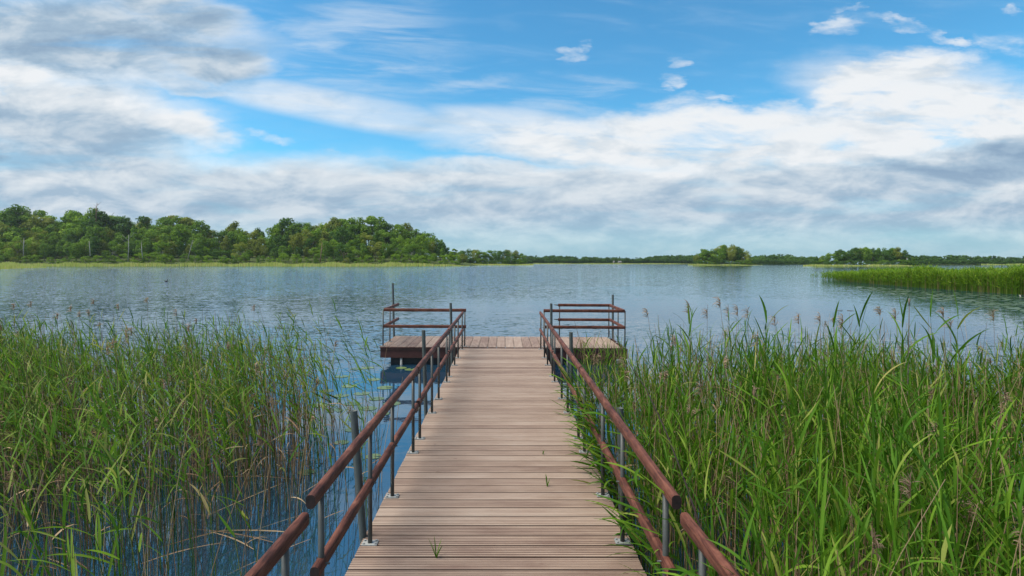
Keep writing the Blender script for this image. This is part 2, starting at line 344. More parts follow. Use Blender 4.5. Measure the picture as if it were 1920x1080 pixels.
# ------------------------------------------------------------------ pier
rng = np.random.default_rng(7); rnd = random.Random(5)
LX, RX = -0.965, 0.862           # handrail lines
DL, DR = -1.03, 0.925            # deck edges
def board_profile(w, t, ng, depth=0.006):
    """cross-section (a, z) of a grooved deck board, a in 0..w, top at z=0"""
    pts = [(0.0, -t), (0.0, -0.004), (0.004, 0.0)]
    pit = (w-0.012)/ng
    for i in range(ng):
        a = 0.006+pit*(i+0.5)
        pts += [(a-pit*0.22, 0.0), (a-pit*0.15, -depth), (a+pit*0.15, -depth), (a+pit*0.22, 0.0)]
    pts += [(w-0.004, 0.0), (w, -0.004), (w, -t)]
    return pts
def add_board(mb, axis, a0, w, l0, l1, z, ng, t=0.032):
    pr = board_profile(w, t, ng); n = len(pr); tint = rnd.choice((rnd.uniform(0.0, 0.9), rnd.uniform(0.25, 0.7)))
    sk = rnd.uniform(-0.002, 0.002); dz = rnd.uniform(-0.0015, 0.0015)
    def vx(l, a, zz, end): return (l, a0+a+sk*end, z+zz+dz) if axis == 'X' else (a0+a+sk*end, l, z+zz+dz)
    vs = [vx(l0, a, zz, 0) for a, zz in pr]+[vx(l1, a, zz, 1) for a, zz in pr]
    fs = []
    for i in range(n):
        j = (i+1) % n
        fs.append((i, j, n+j, n+i) if axis == 'X' else (j, i, n+i, n+j))
    fs += [tuple(range(n)), tuple(range(2*n-1, n-1, -1))]
    mb.add(vs, fs, 0, tint)
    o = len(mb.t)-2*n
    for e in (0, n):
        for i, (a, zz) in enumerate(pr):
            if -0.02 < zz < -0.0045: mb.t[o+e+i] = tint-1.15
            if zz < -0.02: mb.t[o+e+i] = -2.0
def rail_mesh(mb, p0, p1, w=0.047, h=0.071):
    """rounded timber rail from p0 to p1; dark sealed ends"""
    p0, p1 = Vector(p0), Vector(p1); d = (p1-p0).normalized(); side = d.cross(Vector((0, 0, 1))).normalized(); up = side.cross(d)
    prof = []; r = 0.019
    for cx, cy, a0 in ((w/2-r, h/2-r, 0), (-w/2+r, h/2-r, 90), (-w/2+r, -h/2+r, 180), (w/2-r, -h/2+r, 270)):
        for k in range(4): a = R(a0+30*k); prof.append((cx+r*math.cos(a), cy+r*math.sin(a)))
    n = len(prof); L = (p1-p0).length; segs = max(2, int(L/0.25)); vs = []
    for i in range(segs+1):
        c = p0+d*(L*i/segs); wx = rnd.uniform(-0.0015, 0.0015); wz = rnd.uniform(-0.0015, 0.0015); s = 1+rnd.uniform(-0.02, 0.02)
        for a, b in prof: vs.append(c+side*(a*s+wx)+up*(b*s+wz))
    o = len(mb.v)
    mb.add(vs, [(i*n+k, (i+1)*n+k, (i+1)*n+(k+1) % n, i*n+(k+1) % n) for i in range(segs) for k in range(n)], 0)
    mb.add(vs[:n], [tuple(range(n))], 1); mb.add(vs[-n:], [tuple(range(n-1, -1, -1))], 1)
def make_rail(name, p0, p1, parent, axis='Y'):
    mb = MB(); rail_mesh(mb, p0, p1); return mb.build(name, [M['rail' if axis == 'Y' else 'rail_x'], M['endgrain']], parent, True)
def make_post(x, y, z0, z1, parent, plate=True, side=1, rails=(), r=0.0165):
    mb = MB(); mb.tube([(x, y, z0), (x, y, z1)], r, 12)
    for zr in rails:           # bolts that hold the rails
        mb.tube([(x-side*0.045, y, zr), (x+side*0.035, y, zr)], 0.006, 6)
    o = mb.build('post', [M['steel']], parent, True)
    o.data.polygons.foreach_set('use_smooth', [len(p.vertices) == 4 for p in o.data.polygons])
    if plate:
        pb = MB(); pb.box(x-0.055, x+0.055, y-0.035, y+0.035, z0, z0+0.008)
        for sx in (-1, 1):
            for sy in (-1, 1): pb.tube([(x+sx*0.042, y+sy*0.022, z0+0.008), (x+sx*0.042, y+sy*0.022, z0+0.017)], 0.008, 6)
        pb.build('base_plate', [M['plate']], o)
    return o
ZU, ZL = DECK+0.834, DECK+0.440          # rail heights (centres)
walk = empty('walkway', (0, 2.66, DECK))
tag(walk, 'long straight wooden walkway of grooved crosswise boards with red-brown handrails over the water', 'walkway')
walk.location = (0, 0, 0)
SECT = [(2.64, 5.905), (5.915, 9.215), (9.225, 12.60)]
for i, (y0, y1) in enumerate(SECT):
    mb = MB(); y = y0
    nbd = round((y1-y0)/0.1502); pit = (y1-y0)/nbd
    for kb in range(nbd):
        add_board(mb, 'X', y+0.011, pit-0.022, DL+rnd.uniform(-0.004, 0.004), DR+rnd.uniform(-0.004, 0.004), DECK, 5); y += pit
    mb.build('deck', [M['board']], walk)
    for xb in (DL+0.05, -0.1, DR-0.11):
        bb = MB(); bb.box(xb, xb+0.06, y0+0.01, y1-0.01, DECK-0.21, DECK-0.034); bb.build('beam', [M['beam']], walk)
    fl = MB(); ym = (y0+y1)/2
    fl.box(DL+0.2, DR-0.2, ym-0.9, ym+0.9, -0.15, DECK-0.212); fl.build('float', [M['float']], walk)
    for sx, xr in ((-1, LX), (1, RX)):
        make_rail('handrail', (xr, y0+0.02, ZU), (xr, y1-0.008, ZU), walk)
        make_rail('middle_rail', (xr, y0+0.08, ZL), (xr, y1-0.008, ZL), walk)
for d in (2.82, 3.85, 4.62, 5.68, 6.13, 7.17, 7.91, 9.02, 9.44, 10.48, 11.27, 12.38):
    for sx, xr in ((-1, LX), (1, RX)):
        make_post(xr, d+(0.02 if sx > 0 else 0), DECK+0.001, ZU+0.035 if False else ZU-0.02, walk, True, sx, (ZL,))
for xs, xr in ((-1, LX), (1, RX)):                       # small joint sleeves where two rails meet
    for yj in (5.915, 9.225):
        for zr in (ZU, ZL):
            mb = MB(); mb.box(xr-0.02, xr+0.02, yj-0.10, yj+0.10, zr-0.052, zr-0.0425); mb.build('rail_bracket', [M['steel']], walk)
# ramp nearest the shore, rising towards the viewer
ramp = empty('ramp'); tag(ramp, 'nearest short ramp of the pier, rising towards the shore, with rounded red-brown handrails', 'ramp')
def rz(z, d): return z-0.055+0.059*(2.58-d)
mb = MB(); y = 0.0
for k in range(17):
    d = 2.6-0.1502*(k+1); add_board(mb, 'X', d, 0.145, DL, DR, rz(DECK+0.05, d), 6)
mb.build('deck', [M['board']], ramp)
for xb in (DL+0.05, DR-0.11):
    bb = MB(); bb.add([(x, d, rz(DECK+0.05, d)-q) for d in (0.05, 2.6) for q in (0.21, 0.034) for x in (xb, xb+0.06)],
                      [(0, 1, 3, 2), (4, 6, 7, 5), (0, 2, 6, 4), (1, 5, 7, 3), (2, 3, 7, 6), (0, 4, 5, 1)]); bb.build('beam', [M['beam']], ramp)
for sx, xr in ((-1, LX-0.005), (1, RX+0.02)):
    make_rail('handrail', (xr, 0.1, rz(ZU, 0.1)), (xr, 2.6, rz(ZU, 2.6)), ramp)
    make_rail('middle_rail', (xr, 0.1, rz(ZL, 0.1)), (xr, 2.6, rz(ZL, 2.6)), ramp)
    for d in (1.2, 2.38): make_post(xr+sx*0.005, d, rz(DECK+0.052, d), rz(ZU+0.01, d), ramp, True, sx)

# ------------------------------------------------------------------ swimming platform at the far end
plat = empty('platform', (0, 13.545, DECK)); tag(plat, 'wide floating platform across the walkway end with dark red fascia and corner railings', 'platform')
def prt(o): o.parent = plat; o.matrix_parent_inverse = Matrix.Translation((0, -13.545, -DECK)); return o
PX0, PX1, PY0, PY1 = -2.94, 2.95, 12.63, 14.46
mb = MB(); x = PX0; PZ = DECK+0.012
while x+0.200 <= PX1+0.01:
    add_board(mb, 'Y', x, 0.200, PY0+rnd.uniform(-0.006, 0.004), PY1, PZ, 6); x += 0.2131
prt(mb.build('deck', [M['board_y']]))
mb = MB(); T = 0.04; ft, fb = PZ-0.034, PZ-0.268
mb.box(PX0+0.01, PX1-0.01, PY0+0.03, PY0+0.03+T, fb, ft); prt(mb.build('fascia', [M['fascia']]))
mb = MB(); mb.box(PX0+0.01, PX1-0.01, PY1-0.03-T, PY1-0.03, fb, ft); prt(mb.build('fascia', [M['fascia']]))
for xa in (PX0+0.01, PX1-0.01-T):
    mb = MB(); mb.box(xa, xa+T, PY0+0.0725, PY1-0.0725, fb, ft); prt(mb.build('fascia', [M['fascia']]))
mb = MB(); mb.box(PX0+0.012, PX1-0.012, PY0+0.012, PY0+0.029, ft-0.045, ft-0.001); prt(mb.build('trim_strip', [M['beam']]))
for xa, xb in ((-2.70, -0.55), (0.45, 2.70)):
    mb = MB(); mb.box(xa, xb, PY0+0.12, PY1-0.12, -0.2, fb-0.001); prt(mb.build('float', [M['float']]))
mb = MB(); mb.box(-0.549, 0.449, PY0+0.3, PY1-0.3, fb-0.001-0.14, fb-0.001); prt(mb.build('beam', [M['float']]))
mb = MB(); mb.tube([(-2.44, PY0+0.08, -0.6), (-2.44, PY0+0.08, fb)], 0.03, 10); prt(mb.build('leg', [M['plate']], None, True))
def P_rail(name, p0, p1, axis):
    mb = MB(); rail_mesh(mb, p0, p1, 0.05, 0.075); return prt(mb.build(name, [M['rail' if axis == 'Y' else 'rail_x'], M['endgrain']], None, True))
def P_post(x, y, side=1): return prt(make_post(x, y, PZ+0.001, PZ+0.868, None, True, side, (PZ+0.47,), 0.016))
for nm, zz in (('handrail', PZ+0.865), ('middle_rail', PZ+0.475)):
    P_rail(nm, (-2.86, 12.70, zz), (-0.90, 12.70, zz), 'X')
    P_rail(nm, (0.945, 12.70, zz), (2.88, 12.70, zz), 'X')
    P_rail(nm, (-2.845, 12.73, zz), (-2.845, 14.38, zz), 'Y')
    P_rail(nm, (2.86, 12.73, zz), (2.86, 14.34, zz), 'Y')
    P_rail(nm, (1.46, 14.37, zz), (2.89, 14.37, zz), 'X')
    mb = MB(); mb.tube([(1.36, 14.37, zz+0.01), (1.50, 14.37, zz-0.005)], 0.016, 8); prt(mb.build('rail_bracket', [M['steel']], None, True))
for x, y in ((-2.875, 12.70), (-2.86, 13.40), (-0.93, 12.70), (0.955, 12.70), (2.885, 12.70), (2.87, 13.40), (2.83, 14.37), (1.50, 14.37)): P_post(x, y)
plat.rotation_euler = (0, R(0.30), 0)

# ------------------------------------------------------------------ mooring pipes
def pipe(px_top, py_top, d, px_b=None, r=0.028, label='', cap=False):
    t = W(px_top, py_top, d); xb = WX(px_b, d) if px_b else t.x
    zb = -0.8
    # lean measured over one metre of height
    bx = t.x+(xb-t.x)*(t.z-zb)
    mb = MB(); n = 14; P0 = Vector((bx, d, zb)); dirv = (t-P0).normalized()
    mb.tube([P0, t], r, n, 0, False)
    a = dirv.cross(Vector((0, 1, 0))).normalized(); b = dirv.cross(a)
    ring = lambda c, q: [c+a*math.cos(2*math.pi*k/n)*q+b*math.sin(2*math.pi*k/n)*q for k in range(n)]
    vs = ring(t, r)+ring(t, r*0.82)+ring(t-dirv*0.25, r*0.82)
    mb.add(vs, [(k, (k+1) % n, n+(k+1) % n, n+k) for k in range(n)]+[(n+k, n+(k+1) % n, 2*n+(k+1) % n, 2*n+k) for k in range(n)]+[tuple(2*n+k for k in range(n))])
    o = mb.build('mooring_pipe', [M['pipe']], None, True)
    tag(o, label, 'pipe', 'steel mooring pipes beside the pier'); return o
pipe(663, 770, 3.95, 682, 0.0275, 'nearest left grey steel mooring pipe with open top, leaning beside the handrail')
pipe(794, 619, 7.45, 798, 0.026, 'tall grey steel mooring pipe halfway along the left side of the walkway')
pipe(845, 568, 11.4, 847, 0.028, 'tall grey steel mooring pipe where the walkway meets the platform on the left')
pipe(1163, 765, 4.45, 1166, 0.0275, 'nearest right grey steel mooring pipe half hidden by reeds beside the handrail')
pipe(1070.5, 623, 7.75, 1072, 0.027, 'grey steel mooring pipe halfway along the right side of the walkway')
pipe(1033.5, 569, 11.4, 1034, 0.028, 'grey steel mooring pipe where the walkway meets the platform on the right')
pipe(736.5, 531, 14.58, 738, 0.030, 'tallest slim steel mooring pipe at the far left corner of the platform')
pipe(1149, 552.5, 14.58, 1149, 0.030, 'slim steel mooring pipe at the far right corner of the platform')

# ------------------------------------------------------------------ reeds
def gen_leaves(nb, rg, base, az, e0, L, wd, droop, tint, mi, K=6, fold=0.25, roll=0.5):
    n = len(base); t = np.linspace(0, 1, K+1)
    el = e0[:, None]-droop[:, None]*t[None, :]**1.4
    az2 = az[:, None]+rg.normal(0, 0.25, n)[:, None]*t[None, :]
    dx = np.cos(el)*np.cos(az2); dy = np.cos(el)*np.sin(az2); dz = np.sin(el)
    D = np.stack([dx, dy, dz], -1); st = D[:, :-1]*(L/K)[:, None, None]
    Pc = np.concatenate([np.zeros((n, 1, 3)), np.cumsum(st, 1)], 1)+base[:, None, :]
    lat = np.stack([-np.sin(az2), np.cos(az2), np.zeros_like(az2)], -1); nn = np.cross(D, lat)
    ro = rg.normal(0, roll, n)[:, None, None]*(0.4+t[None, :, None])
    l2 = lat*np.cos(ro)+nn*np.sin(ro); n2 = np.cross(D, l2)
    prof = (t+0.06)**0.45*(1-t)**0.75; prof = prof/prof.max(); prof[-1] = 0.01
    w = (wd[:, None]*prof[None, :]*0.5)[..., None]
    A = Pc-l2*w+n2*w*fold; B = Pc+l2*w+n2*w*fold
    V = np.stack([A, Pc, B], 2).reshape(-1, 3)
    i = np.arange(K)[:, None]*3+np.arange(2)[None, :]
    q = np.stack([i, i+1, i+4, i+3], -1).reshape(-1, 4)
    Q = (q[None]+(np.arange(n)*(K+1)*3)[:, None, None]).reshape(-1, 4)
    nb.add(V, Q, mi, np.repeat(tint, (K+1)*3))
def stem_pts(base, h, lean, t):
    """base (n,2), h (n,), lean (n,2) -> (n,len(t),3)"""
    X = base[:, None, 0]+lean[:, None, 0]*h[:, None]*t**1.8; Y = base[:, None, 1]+lean[:, None, 1]*h[:, None]*t**1.8
    return np.stack([X, Y, -0.03+(h[:, None]+0.03)*t*np.ones_like(X)], -1)
def gen_stems(nb, base, h, lean, r0, r1, tint, mi, K=6, sides=4):
    n = len(base); t = np.linspace(0, 1, K+1)[None, :]
    Pc = stem_pts(base, h, lean, t); rr = (r0+(r1-r0)*t)[..., None]*np.ones((n, 1, 1))
    a = np.arange(sides)*2*np.pi/sides
    off = np.stack([np.cos(a), np.sin(a), 0*a], -1)
    V = (Pc[:, :, None, :]+off[None, None]*rr[..., None]).reshape(-1, 3)
    i = np.arange(K)[:, None]*sides; k = np.arange(sides)[None, :]; k2 = (k+1) % sides
    q = np.stack([i+k, i+k2, i+sides+k2, i+sides+k], -1).reshape(-1, 4)
    Q = (q[None]+(np.arange(n)*(K+1)*sides)[:, None, None]).reshape(-1, 4)
    nb.add(V, Q, mi, np.repeat(tint, (K+1)*sides))
def gen_plumes(nb, rg, tips, az, size, mi, m=34):
    n = len(tips)
    base = np.repeat(tips, m, 0); f = np.tile(np.linspace(0, 1, m), n)
    base = base-np.stack([0*f, 0*f, f*np.repeat(size, m)*0.75], -1)
    a = np.repeat(az, m)+rg.normal(0, 0.8, n*m); L = np.repeat(size, m)*(0.35+0.45*rg.random(n*m))
    gen_leaves(nb, rg, base, a, rg.normal(0.9, 0.4, n*m), L, np.full(n*m, 0.0045)*(0.7+rg.random(n*m)), rg.uniform(1.2, 2.6, n*m), rg.random(n*m), mi, 4, 0.1, 1.0)
def reed_mesh(name, rg, base, h, lean, leaf_rng, wind, up, green_mats, lw=(0.018, 0.034), ll=(0.26, 0.5), tshift=0.0, r=0.0042, windk=0.8, t0=0.28):
    nb = NB(); n = len(base)
    gen_stems(nb, base, h, lean, r, r*0.4, np.clip(rg.normal(0.42, 0.18, n)+tshift, 0, 0.95), 0)
    cnt = rg.integers(leaf_rng[0], leaf_rng[1]+1, n); idx = np.repeat(np.arange(n), cnt)
    k = np.concatenate([np.arange(c) for c in cnt]); f = (k+rg.random(len(k))*0.6)/np.repeat(cnt, cnt)
    t = t0+(0.985-t0)*np.clip(f, 0, 1)**0.8
    P = stem_pts(base[idx], h[idx], lean[idx], t[:, None])[:, 0]
    phi = rg.random(n)*2*np.pi; az = phi[idx]+k*np.pi+rg.normal(0, 0.5, len(k))
    # wind swings the leaves round towards one side
    wx = np.cos(az)+wind[0]*windk; wy = np.sin(az)+wind[1]*windk; az = np.arctan2(wy, wx)
    e0 = np.clip(rg.normal(up, 0.20, len(k))+0.35*(t > 0.93), 0.1, 1.5)
    L = rg.uniform(ll[0], ll[1], len(k))*(0.75+0.35*np.sin(np.pi*np.clip(t, 0, 1)))
    wd = rg.uniform(lw[0], lw[1], len(k))*(1.15-0.45*t)
    dr = np.abs(rg.normal(0.50, 0.40, len(k)))
    ti = np.clip(rg.normal(0.52, 0.23, len(k))+tshift+0.08*(t-0.5), 0, 0.93); ti[rg.random(len(k)) < 0.008] = 1.0
    gen_leaves(nb, rg, P, az, e0, L, wd, dr, ti, 1)
    return nb
def dead_stems(nb, rg, base, h, lean, plume_share=0.25, r=0.0036, leafy=0.35):
    n = len(base)
    gen_stems(nb, base, h, lean, r, r*0.45, rg.random(n), 2)
    s = rg.random(n) < plume_share
    if s.any():
        tips = stem_pts(base[s], h[s], lean[s], np.array([[1.0]]))[:, 0]
        gen_plumes(nb, rg, tips, rg.random(s.sum())*2*np.pi, rg.uniform(0.07, 0.15, s.sum()), 3)
    m = int(n*leafy)
    if m:
        i = rg.integers(0, n, m); t = rg.uniform(0.2, 0.8, m); P = stem_pts(base[i], h[i], lean[i], t[:, None])[:, 0]
        gen_leaves(nb, rg, P, rg.random(m)*6.28, rg.uniform(-0.3, 0.9, m), rg.uniform(0.12, 0.35, m), rg.uniform(0.006, 0.014, m), rg.uniform(0.5, 2.2, m), rg.random(m), 2, 5)
def scatter(rg, n, x0, x1, y0, y1, keep):
    out = []
    while len(out) < n:
        p = np.stack([rg.uniform(x0, x1, 4000), rg.uniform(y0, y1, 4000)], -1)
        out += [q for q in p if keep(q[0], q[1])]
    return np.array(out[:n])
# clumping field
def clump(x, y, s=1.0, ph=0.0): return 0.5+0.25*math.sin(2.1*s*x+1.3*math.sin(1.7*s*y+ph)+ph)+0.25*math.sin(2.7*s*y+1.1*math.sin(2.3*s*x)+2*ph)
rg = np.random.default_rng(11)
# right bed: dense, upright, bright
def keepR(x, y):
    if x < 1.06 or x > 0.98*y+1.6: return False
    if y > 7.4+0.5*math.sin(x*1.7): return False
    if x < 1.35 and rg.random() < 0.35: return False
    return rg.random() < 0.35+0.65*clump(x, y, 1.3, 0.4)
bR = scatter(rg, 2300, 1.0, 9.0, 1.5, 8.0, keepR); n = len(bR)
hR = np.clip(rg.normal(1.36, 0.23, n), 0.7, 1.85)*np.where((bR[:, 0] < 2.1) & (bR[:, 1] > 3.5), 0.82, np.where(bR[:, 0] > 3.0, 0.87, 1.0))
nbR = reed_mesh('reed_bed', rg, bR, hR, rg.normal(0, 0.07, (n, 2))+np.array([-0.03, 0]), (7, 11), (-0.25, -0.15), 1.02, None, (0.008, 0.021), (0.18, 0.38), 0.03, 0.0042, 0.6, 0.42)
bd = scatter(rg, 2900, 1.05, 9.0, 1.5, 8.0, keepR); dead_stems(nbR, rg, bd, np.clip(rg.normal(1.12, 0.30, len(bd)), 0.3, 1.75), rg.normal(0, 0.09, (len(bd), 2)), 0.05)
oR = link('reed_bed', nbR.mesh('reed_bed'), [M['reed_r'], M['reed_r'], M['straw'], M['plume']]); tag(oR, 'dense tall bright green reed bed filling the water right of the walkway', 'reeds', kind='stuff')
# left bed: looser, wind-bent to the left, deeper green, more straw
def edgeL(y): return -1.75-0.10*max(0, y-5)-0.25*math.sin(y*1.9)
def keepL(x, y):
    e = edgeL(y)
    if x > e+0.65 or x < -0.98*y-1.6: return False
    if x > e-1.3 and rg.random() > 0.95*((e+0.65-x)/1.95)**1.3: return False
    if y > 8.9+0.5*math.sin(x*1.3) - 0.8*max(0, x+4.0): return False
    dens = 0.5 if y < 4.6 else 1.0
    return rg.random() < dens*(0.3+0.7*clump(x, y, 1.1, 1.4))
bL = scatter(rg, 1350, -11, -1.2, 2.6, 9.6, keepL); n = len(bL)
hL = np.clip(rg.normal(1.30, 0.20, n), 0.6, 1.75)
nbL = reed_mesh('reed_bed', rg, bL, hL, rg.normal(0, 0.06, (n, 2))+np.array([-0.16, 0]), (6, 9), (-0.9, -0.2), 0.85, None, (0.009, 0.021), (0.18, 0.36), 0.13, 0.0036, 0.8, 0.42)
bd = scatter(rg, 2300, -11, -1.2, 2.6, 9.6, keepL); dead_stems(nbL, rg, bd, np.clip(rg.normal(1.05, 0.33, len(bd)), 0.25, 1.75), rg.normal(0, 0.12, (len(bd), 2))+np.array([-0.05, 0]), 0.045)
# a few fallen stalks lying on the water
m = 60; bf = scatter(rg, m, -6, -1.4, 3.4, 7.0, lambda x, y: x < edgeL(y)+0.3)
gen_leaves(nbL, rg, np.concatenate([bf, np.full((m, 1), 0.012)], 1), rg.random(m)*6.28, rg.uniform(0.0, 0.25, m), rg.uniform(0.3, 1.0, m), np.full(m, 0.010), rg.uniform(0.0, 0.12, m), rg.random(m), 2, 5)
oL = link('reed_bed', nbL.mesh('reed_bed'), [M['reed_l'], M['reed_l'], M['straw'], M['plume']]); tag(oL, 'looser wind-bent reed bed with straw stalks in the water left of the walkway', 'reeds', kind='stuff')

# single reeds that stand out
def single_reed(x, y, h, lean, label, group, leaves=(7, 9), wind=(-0.9, -0.2), up=0.75, mats='reed_l', lw=(0.016, 0.028), ll=(0.24, 0.4), seed=0, t0=0.25):
    g = np.random.default_rng(seed); b = np.zeros((1, 2)); H = np.array([h]); Ln = np.array([lean])
    nb = reed_mesh('x', g, b, H, Ln, leaves, wind, up, None, lw, ll, 0.0, 0.004, 1.2, t0)
    me = np_mesh('reed_stalk', nb.V[0], nb.Q[0], nb.M[0], nb.T[0]); o = link('reed_stalk', me, [M[mats]]); o.location = (x, y, 0)
    q = np_mesh('foliage', nb.V[1], nb.Q[1]-len(nb.V[0]), nb.M[1]*0, nb.T[1]); link('foliage', q, [M[mats]], o)
    tag(o, label, 'reed', group); return o
OPEN = [(713, 8.3, 1.50, -0.20), (690, 8.6, 1.62, -0.34), (668, 8.9, 1.72, -0.22), (655, 8.4, 1.66, -0.30), (638, 8.7, 1.70, -0.30), (702, 7.6, 1.15, -0.08), (676, 7.4, 1.05, 0.12),
        (645, 7.3, 1.30, -0.20), (622, 7.8, 1.60, -0.28), (610, 8.2, 1.72, -0.32), (728, 9.3, 1.10, -0.22), (590, 8.5, 1.75, -0.25)]
for i, (px, d, h, ln) in enumerate(OPEN):
    single_reed(WX(px, d), d, h, (ln, 0.0), 'thin green reed leaning left in open water between left reed bed and platform', 'reeds standing in open water', (6, 8), seed=100+i)
LEAN = [(1.12, 4.25, 1.05, -0.30), (1.10, 4.65, 0.95, -0.34), (1.12, 5.0, 1.0, -0.30), (1.14, 5.5, 1.0, -0.32), (1.08, 3.75, 0.75, -0.35), (1.10, 6.1, 1.0, -0.26), (1.15, 3.35, 0.95, -0.12), (1.10, 4.45, 0.72, -0.45),
        (1.12, 5.25, 0.75, -0.42), (1.16, 4.0, 1.3, -0.12), (1.05, 2.3, 1.2, -0.10), (1.12, 2.0, 1.15, -0.08), (1.10, 2.75, 1.2, -0.14)]
LEAN += [(1.0+0.16*rnd.random(), 2.9+4.6*rnd.random(), 0.9+0.5*rnd.random(), -0.14-0.22*rnd.random()) for _ in range(20)]
for i, (x, d, h, ln) in enumerate(LEAN):
    single_reed(x, d, h, (ln, -0.03), 'green reed bending through the right handrail over the deck boards', 'reeds leaning onto the walkway', (8, 10), (-1.0, -0.1), 0.55, 'reed_r', (0.016, 0.03), (0.28, 0.45), seed=200+i, t0=0.2)
for i, (px, d, h, ln) in enumerate([(1430, 5.2, 1.98, 0.02), (1568, 6.2, 1.86, -0.02), (1604, 6.2, 1.88, 0.03), (1692, 6.0, 1.95, 0.0), (1757, 5.8, 1.98, -0.04), (1790, 5.6, 1.95, 0.02), (1300, 6.2, 1.90, -0.03)]):
    single_reed(WX(px, d), d, h, (ln, 0), 'tall broad-leaved green reed rising above the right reed bed against the lake', 'tall reeds above the right bed', (7, 9), (0.0, -0.1), 1.18, 'reed_r', (0.028, 0.042), (0.34, 0.5), seed=300+i, t0=0.35)
# dry plume stalks standing above the beds
def plume_stalk(px, py, d, label, group, dx=0.0, seed=0, size=0.15):
    g = np.random.default_rng(seed); t = W(px, py, d); nb = NB()
    b = np.zeros((1, 2)); h = np.array([t.z]); ln = np.array([[dx, 0.0]])
    gen_stems(nb, b, h, ln, 0.0038, 0.0016, np.array([0.35]), 0)
    o = link('plume_stalk', nb.mesh('plume_stalk'), [M['straw']]); o.location = (t.x-dx*t.z, d, 0)
    nb2 = NB(); gen_plumes(nb2, g, np.array([[dx*t.z, 0, t.z+0.02]]), np.array([math.pi if dx < 0.0 else math.pi*0.9]), np.array([size]), 0, 36)
    link('plume', nb2.mesh('plume'), [M['plume']], o); tag(o, label, 'reed', group)
for i, (px, py, d, dx) in enumerate([(1292, 575, 6.6, -0.05), (1350, 565, 6.4, -0.06), (1326, 585, 6.8, 0.0), (1366, 583, 7.0, 0.02), (1383, 580, 6.8, -0.03), (1402, 585, 6.7, -0.03), (1453, 598, 6.6, -0.02),
                                     (1214, 584, 7.2, -0.08), (1498, 595, 6.8, 0.0), (1580, 597, 6.6, -0.02), (1679, 588, 6.6, -0.04), (1769, 583, 6.3, -0.03), (1783, 605, 6.0, 0.0), (1863, 588, 6.4, -0.02), (1538, 596, 6.8, 0.0), (1650, 580, 6.8, 0.0)]):
    plume_stalk(px, py, d, 'dry brown plumed reed stalk standing above the right reed bed', 'plumed stalks above the right bed', dx, 400+i)
for i, (px, py, d, dx) in enumerate([(150, 588, 8.2, 0.03), (167, 586, 8.6, -0.02), (133, 578, 8.6, 0.0), (222, 574, 9.2, 0.04), (276, 562, 9.4, -0.02), (331, 586, 9.0, 0.0), (369, 602, 8.6, 0.02), (477, 577, 9.0, 0.03), (108, 592, 8.2, 0.0), (176, 565, 9.0, -0.03), (26, 574, 8.8, 0.0), (58, 570, 9.0, 0.0)]):
    plume_stalk(px, py, d, 'dry brown plumed reed stalk standing above the left reed bed', 'plumed stalks above the left bed', dx, 430+i, 0.11)
o = MB(); o.tube([W(1705, 559, 5.2), W(1704, 620, 5.2), Vector((WX(1698, 5.2), 5.2, -0.1))], [0.003, 0.005, 0.006], 6); o.tube([W(1705, 560, 5.2), W(1704.5, 574, 5.2)], [0.010, 0.004], 7)
tag(o.build('dry_stalk', [M['bark']], None, True), 'tallest dark bare stalk with blunt tip above the right reeds', 'stalk')
o = MB(); pp = [W(1178, 678, 4.4), W(1212, 730, 4.05), W(1250, 812, 3.55), W(1285, 905, 3.05), W(1312, 985, 2.7), W(1325, 1040, 2.5)]
o.tube(pp, [0.003, 0.004, 0.0045, 0.005, 0.005, 0.005], 7, 0); tag(o.build('dry_stalk', [M['endgrain']], None, True), 'long dark bare stalk arching down beside the right handrail', 'stalk')
# grass sprigs between the boards
def sprig(px, py, n, L, label, seed):
    d = (EYE-DECK)*1000/(py-491); g = np.random.default_rng(seed); nb = NB()
    gen_leaves(nb, g, np.zeros((n, 3)), g.random(n)*6.28, np.full(n, 1.25), g.uniform(0.6, 1.0, n)*L, np.full(n, 0.009), g.uniform(0.1, 0.6, n), g.random(n)*0.5+0.3, 0, 5)
    o = link('grass_sprig', nb.mesh('grass_sprig'), [M['reed_r']]); o.location = (WX(px, d), d, DECK-0.01); tag(o, label, 'grass')
sprig(818, 1046, 6, 0.17, 'green grass sprig growing between boards at the near middle of the walkway', 1)
sprig(1026, 912, 4, 0.14, 'small grass sprig growing between boards towards the right, halfway up the near deck', 2)
sprig(1018, 852, 3, 0.08, 'tiny yellowish grass sprig at the joint between the first two deck sections', 3)

# ------------------------------------------------------------------ water lilies
def pad_geo(mb, x, y, r, g):
    n = 14; a0 = g.uniform(0, 6.28); tl = [g.uniform(-0.03, 0.03), g.uniform(-0.03, 0.03)]
    vs = [(x, y, 0.003)]+[(x+r*math.cos(a0+0.25+k/(n-1)*5.78), y+r*math.sin(a0+0.25+k/(n-1)*5.78)*0.92, 0.004+g.uniform(0, 0.002)) for k in range(n)]
    mb.add(vs, [(0, k, k+1) for k in range(1, n)], 0, g.random())
g = random.Random(3)
LP = [(770, 693, .14), (752, 690, .13), (690, 690, .15), (668, 692, .14), (640, 706, .15), (700, 712, .14), (655, 724, .15), (722, 727, .16), (678, 738, .15), (640, 742, .14), (706, 748, .14), (735, 757, .15),
      (660, 757, .14), (690, 766, .15), (715, 776, .13), (628, 770, .14), (575, 886, .10), (560, 852, .10), (640, 830, .10), (700, 856, .10), (660, 806, .11), (600, 760, .14), (612, 733, .14)]
